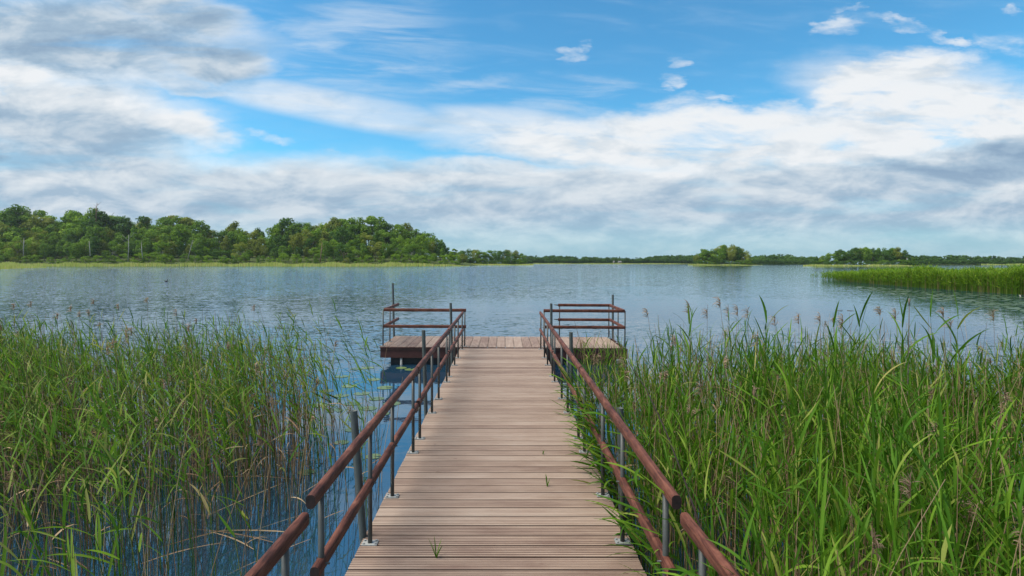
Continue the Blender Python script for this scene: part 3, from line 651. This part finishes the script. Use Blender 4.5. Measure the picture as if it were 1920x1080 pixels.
for px, py, r in LP:
    d = EYE*1000/(py-491); mb = MB(); pad_geo(mb, 0, 0, r, g); o = mb.build('lily_pad', [M['lily']]); o.location = (WX(px, d), d, 0)
    if py < 695 and px > 740: lb = 'pale green lily pad floating '+('in shade under the platform float' if px == 770 else 'just left of the dark platform float')
    elif py < 700: lb = 'green lily pad on open water left of the platform fascia'
    elif py < 780: lb = 'green lily pad on calm water among the single reeds left of the walkway'
    else: lb = 'small green lily pad on dark water close to the near left handrail'
    tag(o, lb, 'lily pad', 'lily pads left of the walkway')
mb = MB()
for k in range(620):
    px = 1600+340*g.random()**0.8; f = (px-1600)/340
    y0 = 536+22*f; py = y0+g.random()**1.3*(6+24*f)
    d = EYE*1000/(py-491); pad_geo(mb, WX(px, d), d, g.uniform(0.09, 0.2), g)
tag(mb.build('lily_pads', [M['lily']]), 'wide mat of grey-green lily pads floating before the far right reed bed', 'lily pads', kind='stuff')

# ------------------------------------------------------------------ far right reed bed
rg = np.random.default_rng(21)
pxs = rg.uniform(1520, 2080, 15000); f = np.clip((pxs-1560)/360, 0, 1.5)
keep = (rg.random(15000) < np.clip((pxs-1535)/110, 0.012, 1.0)); pxs = pxs[keep]; f = f[keep]; n = len(pxs)
dfront = EYE*1000/(np.interp(pxs, [1520, 1600, 1700, 1800, 1900, 2080], [524, 529, 538, 545, 552, 560])-491)
dback = np.interp(pxs, [1520, 1580, 1700, 1900, 2080], [78, 80, 72, 62, 56]); d = dfront+(dback-dfront)*rg.random(n)**1.8
base = np.stack([(pxs-944.5)/1000*d, d], -1); h = np.interp(pxs, [1520, 1600, 1700, 2080], [0.70, 1.15, 1.50, 1.72])*rg.normal(1, 0.13, n)*(0.92+0.12*np.sin(pxs*0.05)*np.sin(pxs*0.017))
nb = NB(); ln = rg.normal(0, 0.03, (n, 2)); gen_stems(nb, base, h, ln, 0.011, 0.006, np.where(rg.random(n) < 0.13, 1.0, rg.random(n)*0.5), 0, 3, 3)
m = 5; idx = np.repeat(np.arange(n), m); t = rg.uniform(0.18, 1.0, n*m)**0.8; P = stem_pts(base[idx], h[idx], ln[idx], t[:, None])[:, 0]
gen_leaves(nb, rg, P, rg.random(n*m)*6.28, rg.normal(0.95, 0.25, n*m), rg.uniform(0.3, 0.5, n*m), rg.uniform(0.035, 0.06, n*m), rg.uniform(0.2, 1.2, n*m), np.clip(rg.normal(0.45, 0.2, n*m)+0.25*(t-0.6), 0, 0.9), 0, 3)
tag(link('reed_bed', nb.mesh('reed_bed'), [M['reed_far']]), 'bright green reed bed standing as a thick band in the lake far right', 'reeds', kind='stuff')
o = MB(); o.tube([W(1912, 553, 38), W(1916, 560, 38), W(1919, 571, 38)], [0.03, 0.05, 0.06], 7); tag(o.build('dead_stump', [M['bark_pale']], None, True), 'pale broken stick standing in the lily mat at the far right edge', 'stick')

# ------------------------------------------------------------------ land and trees
def land(name, px0, px1, d0, d1, hfun, nx=60, ny=14):
    mb = MB(); vs = []
    for j in range(ny+1):
        for i in range(nx+1):
            px = px0+(px1-px0)*i/nx; f = j/ny; d = d0(px)+(d1(px)-d0(px))*f
            vs.append((WX(px, d), d, hfun(px, f)))
    fs = [(j*(nx+1)+i, j*(nx+1)+i+1, (j+1)*(nx+1)+i+1, (j+1)*(nx+1)+i) for j in range(ny) for i in range(nx)]
    mb.add(vs, fs); o = mb.build(name, [M['land']], None, True); tag(o, kind='structure'); return o
def crown_blobs(g, style):
    """unit tree: height 1, returns lobes (c, r)"""
    L = []
    if style == 'round':
        L = [((0, 0, .58), (.25, .25, .30)), ((0, 0, .36), (.22, .22, .18))]
        for k in range(34):
            a = g.uniform(0, 6.28); e = g.uniform(-1.1, 1.35); q = g.uniform(.19, .30)
            L.append(((q*math.cos(a)*math.cos(e), q*math.sin(a)*math.cos(e), min(.90, .56+q*1.3*math.sin(e))), (g.uniform(.05, .095),)*2+(g.uniform(.045, .08),)))
    elif style == 'narrow':
        for k in range(14):
            z = .25+.72*k/13; w = .15*math.sin(math.pi*min(1, max(0.12, (z-.12)/.95)))+.03; a = g.uniform(0, 6.28)
            L.append(((w*.6*math.cos(a), w*.6*math.sin(a), min(z, .93)), (w*.75, w*.75, .085)))
    elif style == 'ragged':
        for k in range(13):
            a = g.uniform(0, 6.28); z = g.uniform(.34, .93); q = g.uniform(.08, .25)*(1.15-.55*abs(z-.6)/.35)
            L.append(((q*math.cos(a), q*math.sin(a), z), (g.uniform(.07, .125),)*2+(g.uniform(.045, .08),)))
    elif style == 'bushy':
        for k in range(16):
            a = g.uniform(0, 6.28); z = g.uniform(.12, .88); q = .30*math.sqrt(max(0.02, 1-((z-.42)/.52)**2))
            L.append(((q*math.cos(a), q*math.sin(a), z), (g.uniform(.10, .16),)*2+(g.uniform(.08, .12),)))
    elif style == 'conical':
        for k in range(15):
            z = .12+.86*k/14; w = .20*(1-z)+.02
            for a in (g.uniform(0, 6.28), g.uniform(0, 6.28)): L.append(((w*.6*math.cos(a), w*.6*math.sin(a), z), (w*.7+.01, w*.7+.01, .04)))
    return L
def crown_arrays(seed, style, nfaces=3200, size=0.020):
    g = random.Random(seed); rgx = np.random.default_rng(seed); L = crown_blobs(g, style)
    vol = np.array([l[1][0]*l[1][1] for l in L]); cnt = np.maximum(12, (vol/vol.sum()*nfaces).astype(int))
    Vs, Ts = [], []
    for (c, r), m in zip(L, cnt):
        u = rgx.normal(size=(m, 3)); u /= np.linalg.norm(u, axis=1)[:, None]
        q = rgx.uniform(0.72, 1.10, m)[:, None]; P = np.array(c)+u*np.array(r)*q
        nrm = u+rgx.normal(0, 0.45, (m, 3)); nrm[:, 2] += 0.25; nrm /= np.linalg.norm(nrm, axis=1)[:, None]
        a = np.cross(nrm, rgx.normal(size=(m, 3))); a /= np.linalg.norm(a, axis=1)[:, None]; b = np.cross(nrm, a)
        s = rgx.uniform(0.6, 1.3, m)[:, None]*size
        Vs.append(np.stack([P-a*s, P-b*s*0.7, P+a*s, P+b*s*0.7], 1).reshape(-1, 3))
        Ts.append(np.repeat(np.clip(rgx.normal(0.5, 0.17, m)+g.uniform(-.22, .22), 0, 1), 4))
    V = np.concatenate(Vs); V[:, 2] = np.minimum(V[:, 2], 1.0); Q = np.arange(len(V)).reshape(-1, 4); return V, Q, np.concatenate(Ts)
def trunk_mb(seed, style):
    g = random.Random(seed); mb = MB(); top = {'round': .62, 'narrow': .85, 'ragged': .8, 'bushy': .5, 'conical': .95}[style]
    bx, by = g.uniform(-.04, .04), g.uniform(-.03, .03)
    mb.tube([(0, 0, -.05), (bx*.4, by*.4, top*.4), (bx, by, top)], [.014, .010, .004], 6)
    for k in range(5):
        a = g.uniform(0, 6.28); z = top*g.uniform(.45, .9); l = g.uniform(.10, .2)
        mb.tube([(bx*z/top, by*z/top, z), (bx+l*.6*math.cos(a), by+l*.6*math.sin(a), z+l*.5), (bx+l*math.cos(a), by+l*math.sin(a), z+l*1.0)], [.006, .004, .002], 5)
    return mb
PROTO = {}
STY = {'round': 3, 'narrow': 2, 'ragged': 3, 'bushy': 3, 'conical': 1}
for sty, cnt in STY.items():
    PROTO[sty] = []
    for k in range(cnt):
        V, Q, T = crown_arrays(hash_seed := 40+k*7+len(sty)*31, sty)
        cm = {}
        for tint in TREE_TINTS:
            me = np_mesh('crown', V, Q, np.zeros(len(Q)), T); me.materials.append(M['tree_'+tint]); cm[tint] = me
        tm = {}
        for bk in ('bark', 'bark_pale', 'bark_red'):
            t_o = trunk_mb(hash_seed, sty).build('trunk', [M[bk]], None, True); tm[bk] = t_o.data; bpy.data.objects.remove(t_o)
        PROTO[sty].append((cm, tm))
tr = random.Random(77)
def tree(X, Y, z0, H, style, tint, label, group, wide=1.0, bark='bark'):
    cm, tm = tr.choice(PROTO[style])
    root = empty('bush' if 'bush' in group else 'broadleaf_tree', (X, Y, z0)); root.scale = (H*wide, H*wide, H); root.rotation_euler = (0, 0, tr.uniform(0, 6.28))
    for nm, me in (('crown', cm[tint]), ('trunk', tm[bark])):
        o = bpy.data.objects.new(nm, me); COL.objects.link(o); o.parent = root
    tag(root, label, 'bush' if 'bush' in group else 'tree', group); return root
ORD = 'first second third fourth fifth sixth seventh eighth ninth tenth eleventh twelfth thirteenth fourteenth fifteenth sixteenth seventeenth eighteenth nineteenth'.split()
TENS = {2: 'twenty', 3: 'thirty', 4: 'forty', 5: 'fifty', 6: 'sixty', 7: 'seventy', 8: 'eighty'}; TENO = {2: 'twentieth', 3: 'thirtieth', 4: 'fortieth', 5: 'fiftieth', 6: 'sixtieth', 7: 'seventieth', 8: 'eightieth'}
def ordn(i): return ORD[i-1] if i < 20 else (TENO[i//10] if i % 10 == 0 else TENS[i//10]+'-'+ORD[i % 10-1])
FORM = {'round': 'round-crowned', 'narrow': 'slender', 'ragged': 'open ragged', 'bushy': 'bushy', 'conical': 'pointed'}
SKY = [(-120, 392), (-60, 390), (0, 386), (30, 380), (52, 396), (66, 385), (95, 404), (120, 402), (150, 384), (172, 384), (188, 398), (197, 385), (210, 397), (235, 407), (262, 400), (300, 397), (350, 402), (380, 414),
       (412, 424), (442, 415), (470, 430), (492, 420), (545, 405), (562, 416), (600, 407), (640, 404), (682, 405), (702, 402), (722, 406), (752, 414), (782, 420), (802, 432), (822, 446), (842, 458), (856, 470), (870, 482), (900, 488)]
def sky_y(px): return float(np.interp(px, [a for a, _ in SKY], [b for _, b in SKY]))
def dshore(px): return 300.0
def hillL(px, f):
    edge = min(1.0, max(0.0, (905-px)/160.0)); return -0.6+f*11.0*edge+(1.2 if f > 0.06 else 0.0)*min(1, edge*3)
land('terrain', -260, 905, lambda p: 298, lambda p: 420, hillL)
def zg(px, d): return hillL(px, (d-298)/122.0)
def styl(w): return tr.choices(list(w), list(w.values()))[0]
def row(pxs, d, topf, label_row, group, wts, tints, jit=6, barks=('bark',)):
    for i, px in enumerate(pxs, 1):
        dd = d+tr.uniform(-jit, jit); z0 = zg(px, dd)-0.2; zt = EYE+(491-topf(px))/1000*dd
        H = max(3.5, zt-z0); st = styl(wts); ti = styl(tints)
        tree(WX(px, dd), dd, z0, H, st, ti, f'{ti} {"low bush" if "bush" in group else FORM[st]+" tree"}, {ordn(i)} from left, {label_row}', group, tr.uniform(0.85, 1.15)*(1.35 if H < 9 else 1.0), tr.choice(barks))
allt = {'green': 4, 'dark green': 2.2, 'olive': 2.4, 'bright green': 2}
def seq(a, b, step): 
    r = []; x = a
    while x < b: r.append(x+tr.uniform(-step*.2, step*.2)); x += step
    return r
# crest against the sky
row(seq(-100, 858, 12.5), 372, lambda p: sky_y(p)+tr.uniform(-2, 9), 'skyline of the left wood', 'trees on the skyline of the left wood', {'round': 4, 'ragged': 1.6, 'narrow': 2.2, 'bushy': 1.5}, allt)
row(seq(-90, 850, 17), 345, lambda p: sky_y(p)*0.62+492*0.38-8+tr.uniform(-9, 9), 'middle row of the left wood', 'trees in the middle of the left wood', {'round': 4, 'bushy': 2, 'narrow': 2}, allt)
row(seq(-95, 868, 16), 322, lambda p: min(484, sky_y(p)*0.38+492*0.62-6+tr.uniform(-9, 9)), 'front row of the left wood', 'trees in the front row of the left wood', {'round': 4, 'bushy': 2.4, 'narrow': 2.4}, {'green': 4, 'dark green': 1, 'olive': 3, 'bright green': 3}, 5, ('bark', 'bark_pale', 'bark_pale', 'bark_red'))
row(seq(-90, 875, 23), 309, lambda p: 478+tr.uniform(-6, 4), 'foot of the left wood', 'bushes at the foot of the left wood', {'bushy': 1}, {'green': 3, 'olive': 1, 'bright green': 3}, 2)
# bare and dead trees that stand out in it
def bare(px, py_top, py_bot, d, label, m, forks=0, lean=0.0, r=0.25, seed=0):
    g = random.Random(seed); b = W(px, py_bot, d); t = W(px+lean, py_top, d); mb = MB(); mid = b.lerp(t, .5)+Vector((g.uniform(-.4, .4), 0, 0))
    mb.tube([b, mid, t], [r, r*.75, r*.35], 7)
    for k in range(forks):
        q = b.lerp(t, g.uniform(.45, .95)); a = g.uniform(0.3, 1.2)*(-1 if k % 2 else 1); l = (t-b).length*g.uniform(.18, .34)
        e = q+Vector((math.sin(a)*l, g.uniform(-.5, .5)*l, math.cos(a)*l)); mb.tube([q, q.lerp(e, .5)+Vector((0, 0, -.2)), e], [r*.35, r*.25, r*.12], 5)
    tag(mb.build('dead_tree', [m], None, True), label, 'tree')
bare(180, 380, 416, 356, 'bare reddish dead tree poking above the skyline of the left wood', M['bark_red'], 9, 2, 0.30, 4)
bare(169, 452, 480, 306, 'white broken trunk standing in front of the left wood', M['bark_pale'], 0, -2, 0.30, 5)
bare(240, 440, 492, 305, 'pale slim forked trunk in front of the left wood', M['bark_pale'], 4, 1, 0.26, 6)
bare(44, 446, 480, 306, 'pale forked trunk in the left part of the left wood', M['bark_pale'], 3, 1, 0.3, 7)
bare(268, 455, 486, 306, 'pair of pale stems under a round tree in the left wood', M['bark_pale'], 2, -3, 0.28, 8)
bare(352, 450, 486, 306, 'pale trunk leaning right in front of the left wood', M['bark_pale'], 2, 10, 0.26, 9)
bare(600, 455, 492, 306, 'reddish pine trunk in front of the left wood', M['bark_red'], 1, 4, 0.32, 10)
bare(1700, 483, 495, 322, 'white bare trunk at the right end of the nearer island', M['bark_pale'], 0, 0.5, 0.28, 11)
# far promontory right of the wood
land('terrain', 850, 1010, lambda p: 395, lambda p: 460, lambda p, f: -0.5+1.6*min(1, f*5)*min(1, (1010-p)/40), 20, 6)
for i, px in enumerate(seq(858, 982, 8.5), 1):
    dd = 420+tr.uniform(-8, 12); ytop = float(np.interp(px, [858, 880, 905, 925, 950, 962, 970, 978, 986], [470, 464, 470, 467, 466, 474, 466, 472, 480]))+tr.uniform(-1, 2)
    st = 'narrow' if 966 < px < 975 else styl({'round': 2, 'bushy': 3}); ti = styl({'dark green': 4, 'green': 3, 'olive': 1.5})
    tree(WX(px, dd), dd, 0.6, EYE+(491-ytop)/1000*dd-.6, st, ti, f'{ti} {FORM[st]} tree, {ordn(i)} from left, low point beyond left wood', 'trees on the low point beyond the left wood', 1.15)
# islands
def shrubs(px0, px1, d, n, where, group, tints, hh=4.0):
    for i in range(n):
        px = px0+(px1-px0)*(i+.5)/n; dd = d+tr.uniform(-1.5, 1.5); ti = styl(tints)
        tree(WX(px, dd), dd, 0.15, hh*tr.uniform(.8, 1.25), 'bushy', ti, f'low {ti} bush, {ordn(i+1)} from left, {where}', group, tr.uniform(1.5, 1.9))
shrubs(858, 984, 409, 18, 'foot of the low point', 'bushes on the low point', {'green': 2, 'dark green': 3}, 4.5)
def island(px0, px1, d, prof, n, where, group, tints, zg0=0.5):
    pad = 16; L = land('terrain', px0-pad, px1+pad*1.6, lambda p: d-14, lambda p: d+26, lambda p, f: -0.5+1.15*math.sin(math.pi*min(1, f*1.0))**.5*min(1, (p-px0+pad)/15, (px1+pad*1.6-p)/15), 24, 6)
    for i in range(n):
        px = px0+(px1-px0)*(i+.5)/n+tr.uniform(-2, 2); dd = d+(i % 3)*7+tr.uniform(-3, 3)
        yt = float(np.interp(px, [a for a, _ in prof], [b for _, b in prof]))+tr.uniform(-1, 2.5)+(0, 3, 0)[i % 3]*(1 if tr.random() < .5 else 3)
        st = styl({'round': 3, 'bushy': 2, 'narrow': 2}); ti = styl(tints)
        tree(WX(px, dd), dd, zg0, max(3.5, EYE+(491-yt)/1000*dd-zg0), st, ti, f'{ti} {FORM[st]} tree, {ordn(i+1)} from left, {where}', group, tr.uniform(0.95, 1.2))
shrubs(1303, 1407, 393, 16, 'foot of the domed island', 'bushes on the domed island', {'green': 2, 'dark green': 2}, 3.6)
island(1305, 1405, 400, [(1303, 478), (1315, 466), (1335, 464), (1350, 461), (1366, 457), (1385, 461), (1398, 468), (1408, 483)], 24, 'domed island', 'trees on the domed island', {'dark green': 3, 'green': 3, 'olive': 3})
shrubs(1524, 1716, 318, 26, 'foot of the long island', 'bushes on the long island', {'green': 2, 'dark green': 3}, 3.3)
island(1527, 1712, 325, [(1525, 481), (1545, 477), (1570, 468), (1583, 463), (1592, 471), (1603, 460), (1630, 462), (1655, 466), (1668, 462), (1686, 464), (1694, 476), (1699, 468), (1703, 479), (1715, 484)], 36, 'long wooded island at right', 'trees on the long island', {'dark green': 5, 'green': 2.5, 'olive': 1})
# far shores that read as one mass
def far_wood(px0, px1, d, prof, label, n, seed, tint='dark green', rows=3):
    nb = NB(); g = random.Random(seed); protos = [crown_arrays(seed+k, s, 420, 0.05) for k, s in enumerate(('bushy', 'bushy', 'round', 'conical', 'bushy', 'bushy'))]
    for i in range(n):
        px = px0+(px1-px0)*g.random(); r_ = i % rows; dd = d+r_*14+g.uniform(-5, 5)
        yt = float(np.interp(px, [a for a, _ in prof], [b for _, b in prof]))+g.uniform(-.5, 1.6)+(rows-1-r_)*2.2
        H = EYE+(491-yt)/1000*dd-0.5; V, Q, T = g.choice(protos); a = g.uniform(0, 6.28); s = g.uniform(1.1, 1.6)*H
        X = V[:, 0]*math.cos(a)-V[:, 1]*math.sin(a); Y = V[:, 0]*math.sin(a)+V[:, 1]*math.cos(a)
        nb.add(np.stack([WX(px, dd)+X*s, dd+Y*s, 0.5+V[:, 2]*H*1.06-.06*H], -1), Q, 0, np.clip(T+g.uniform(-.25, .25), 0, 1))
    for i in range(int(n*0.8)):
        px = px0+(px1-px0)*(i+g.random())/int(n*0.8); dd = d-8+g.uniform(-2, 2); H = g.uniform(4, 6.5)*d/600; V, Q, T = protos[g.choice((0, 1, 4, 5))]; s = H*1.7
        nb.add(np.stack([WX(px, dd)+V[:, 0]*s, dd+V[:, 1]*s, 0.2+V[:, 2]*H*1.1-.15*H], -1), Q, 0, np.clip(T+g.uniform(-.25, .25), 0, 1))
    tag(link('far_wood', nb.mesh('far_wood'), [M['tree_'+tint]]), label, 'wood', kind='stuff')
land('terrain', 940, 1560, lambda p: 640, lambda p: 760, lambda p, f: -0.5+1.2*min(1, f*12), 30, 4)
far_wood(972, 1310, 670, [(972, 479), (1000, 478), (1040, 478), (1100, 481), (1150, 481), (1200, 482), (1230, 479), (1260, 477), (1310, 478)], 'low dark wood along the far shore in the middle of the picture', 260, 50)
far_wood(1395, 1535, 560, [(1395, 482), (1420, 478), (1450, 476), (1462, 475), (1490, 477), (1510, 480), (1535, 481)], 'wooded shore between the domed island and the long island', 110, 60)
land('terrain', 1380, 1560, lambda p: 545, lambda p: 620, lambda p, f: -0.5+1.2*min(1, f*8), 20, 4)
land('terrain', 1690, 2150, lambda p: 440, lambda p: 560, lambda p, f: -0.5+1.4*min(1, f*8), 30, 4)
far_wood(1708, 2120, 465, [(1708, 477), (1740, 478), (1790, 477), (1840, 480), (1880, 479), (1905, 481), (2000, 478), (2120, 476)], 'low dark wood along the far right shore behind the reeds', 220, 70)
# pale reed fringes along the shores
def fringe(label, px0, px1, dfun, depth, h, n, wdt, seed):
    g = np.random.default_rng(seed); px = g.uniform(px0, px1, n); d0 = np.array([dfun(p) for p in px]); d = d0+depth*g.random(n)
    X = (px-944.5)/1000*d; hh = h*g.normal(1, .14, n)*np.clip((px1-px)/70, .15, 1)*np.clip(.85+.3*np.sin(px*.031+seed)*np.sin(px*.083), .5, 1.2); w = wdt*g.uniform(.6, 1.2, n); a = g.normal(0, .5, n); ln = g.normal(0, .12, n)*hh
    c, s_ = np.cos(a)*w/2, np.sin(a)*w/2; z = np.zeros(n)-.05
    V = np.stack([np.stack([X-c, d-s_, z], -1), np.stack([X+c, d+s_, z], -1), np.stack([X+c*.4+ln, d+s_*.4, hh], -1), np.stack([X-c*.4+ln, d-s_*.4, hh], -1)], 1).reshape(-1, 3)
    nb = NB(); nb.add(V, np.arange(4*n).reshape(-1, 4), 0, np.repeat(np.clip(g.normal(.55, .25, n), 0, 1), 4))
    tag(link('reed_fringe', nb.mesh('reed_fringe'), [M['fringe']]), label, 'reeds', kind='stuff')
fringe('pale yellow-green reed fringe along the foot of the left wood', -200, 880, lambda p: 293-6*math.sin(p*.013), 11, 1.9, 9000, .30, 1)
fringe('nearer pale reed tongue at the left edge of the lake', -240, 86, lambda p: 172+max(0, (p+10))*0.55, 26, 1.9, 4200, .20, 2)
fringe('pale reed line along the far middle shore', 860, 1310, lambda p: 386 if p < 1000 else 632, 8, 1.0, 2500, .5, 3)
fringe('pale reed line round the domed island', 1290, 1430, lambda p: 383, 5, 0.9, 900, .4, 4)
fringe('pale reed line round the long island', 1506, 1742, lambda p: 308, 5, 0.9, 1500, .35, 5)
fringe('pale reed line along the far right shore', 1840, 2100, lambda p: 434, 6, 1.0, 1200, .4, 6)

# ------------------------------------------------------------------ small things far off
def house(px, d, w, h, rf, label):
    b = empty('lake_house', (WX(px, d), d, 0.7)); tag(b, label, 'house', 'houses on the far shore')
    mb = MB(); mb.box(-w/2, w/2, -2, 2, 0, h); o = mb.build('wall', [M['house']], b)
    mb = MB(); mb.add([(-w/2-.3, -2.3, h), (w/2+.3, -2.3, h), (w/2+.3, 2.3, h), (-w/2-.3, 2.3, h), (-w/2-.3, 0, h+rf), (w/2+.3, 0, h+rf)], [(0, 1, 5, 4), (2, 3, 4, 5), (0, 4, 3), (1, 2, 5), (3, 2, 1, 0)]); mb.build('roof', [M['roof']], b)
    for k in (-.28, .05):
        mb = MB(); mb.box(w*k, w*k+w*.16, -2.06, -2.003, h*.35, h*.75); mb.build('window', [M['float']], b)
house(1162, 640, 3.4, 1.8, 1.0, 'pale low house with grey roof on the far shore, the wider of two')
house(1151, 640, 1.3, 2.2, 0.7, 'narrow pale hut on the far shore, left of the wider house')
# great crested grebe
gb = MB(); c = W(312.5, 528.5, 66); X0, Y0 = c.x, 66
gb.tube([(X0-.26, Y0, .03), (X0-.18, Y0, .05), (X0-.06, Y0, .06), (X0+.06, Y0, .06), (X0+.12, Y0, .05)], [.015, .06, .085, .08, .03], 10)
gb.tube([(X0+.07, Y0, .06), (X0+.10, Y0, .14), (X0+.085, Y0, .24), (X0+.09, Y0, .29)], [.05, .032, .026, .03], 8)
gb.tube([(X0+.05, Y0, .30), (X0+.09, Y0, .305), (X0+.13, Y0, .30), (X0+.20, Y0, .29)], [.02, .036, .022, .004], 8)
tag(gb.build('water_bird', [M['grebe']], None, True), 'tiny dark water bird with upright neck swimming on the lake at left', 'bird')
tw = MB(); a = W(1577, 582.5, 26.8)
tw.tube([(a.x-.25, 26.8, .012), (a.x, 26.75, .03), (a.x+.15, 26.9, .015)], [.008, .016, .006], 6); tw.tube([(a.x+.3, 26.8, .01), (a.x+.6, 26.7, .02)], [.012, .006], 6)
tag(tw.build('driftwood_twig', [M['bark']], None, True), 'dark twig floating on the pale calm water at right', 'twig')

# ------------------------------------------------------------------ air
hz = MB(); hz.box(-1560, 1560, -40, 1400, -1.0, 60); o = hz.build('haze', []); tag(o, kind='stuff')
m, N, out = mat('haze_air'); pv = N.new('ShaderNodeVolumePrincipled'); pv.inputs['Color'].default_value = (0.78, 0.87, 0.95, 1); pv.inputs['Density'].default_value = 0.00007; pv.inputs['Anisotropy'].default_value = 0.2
N.l.new(pv.outputs[0], out.inputs['Volume']); o.data.materials.append(m)
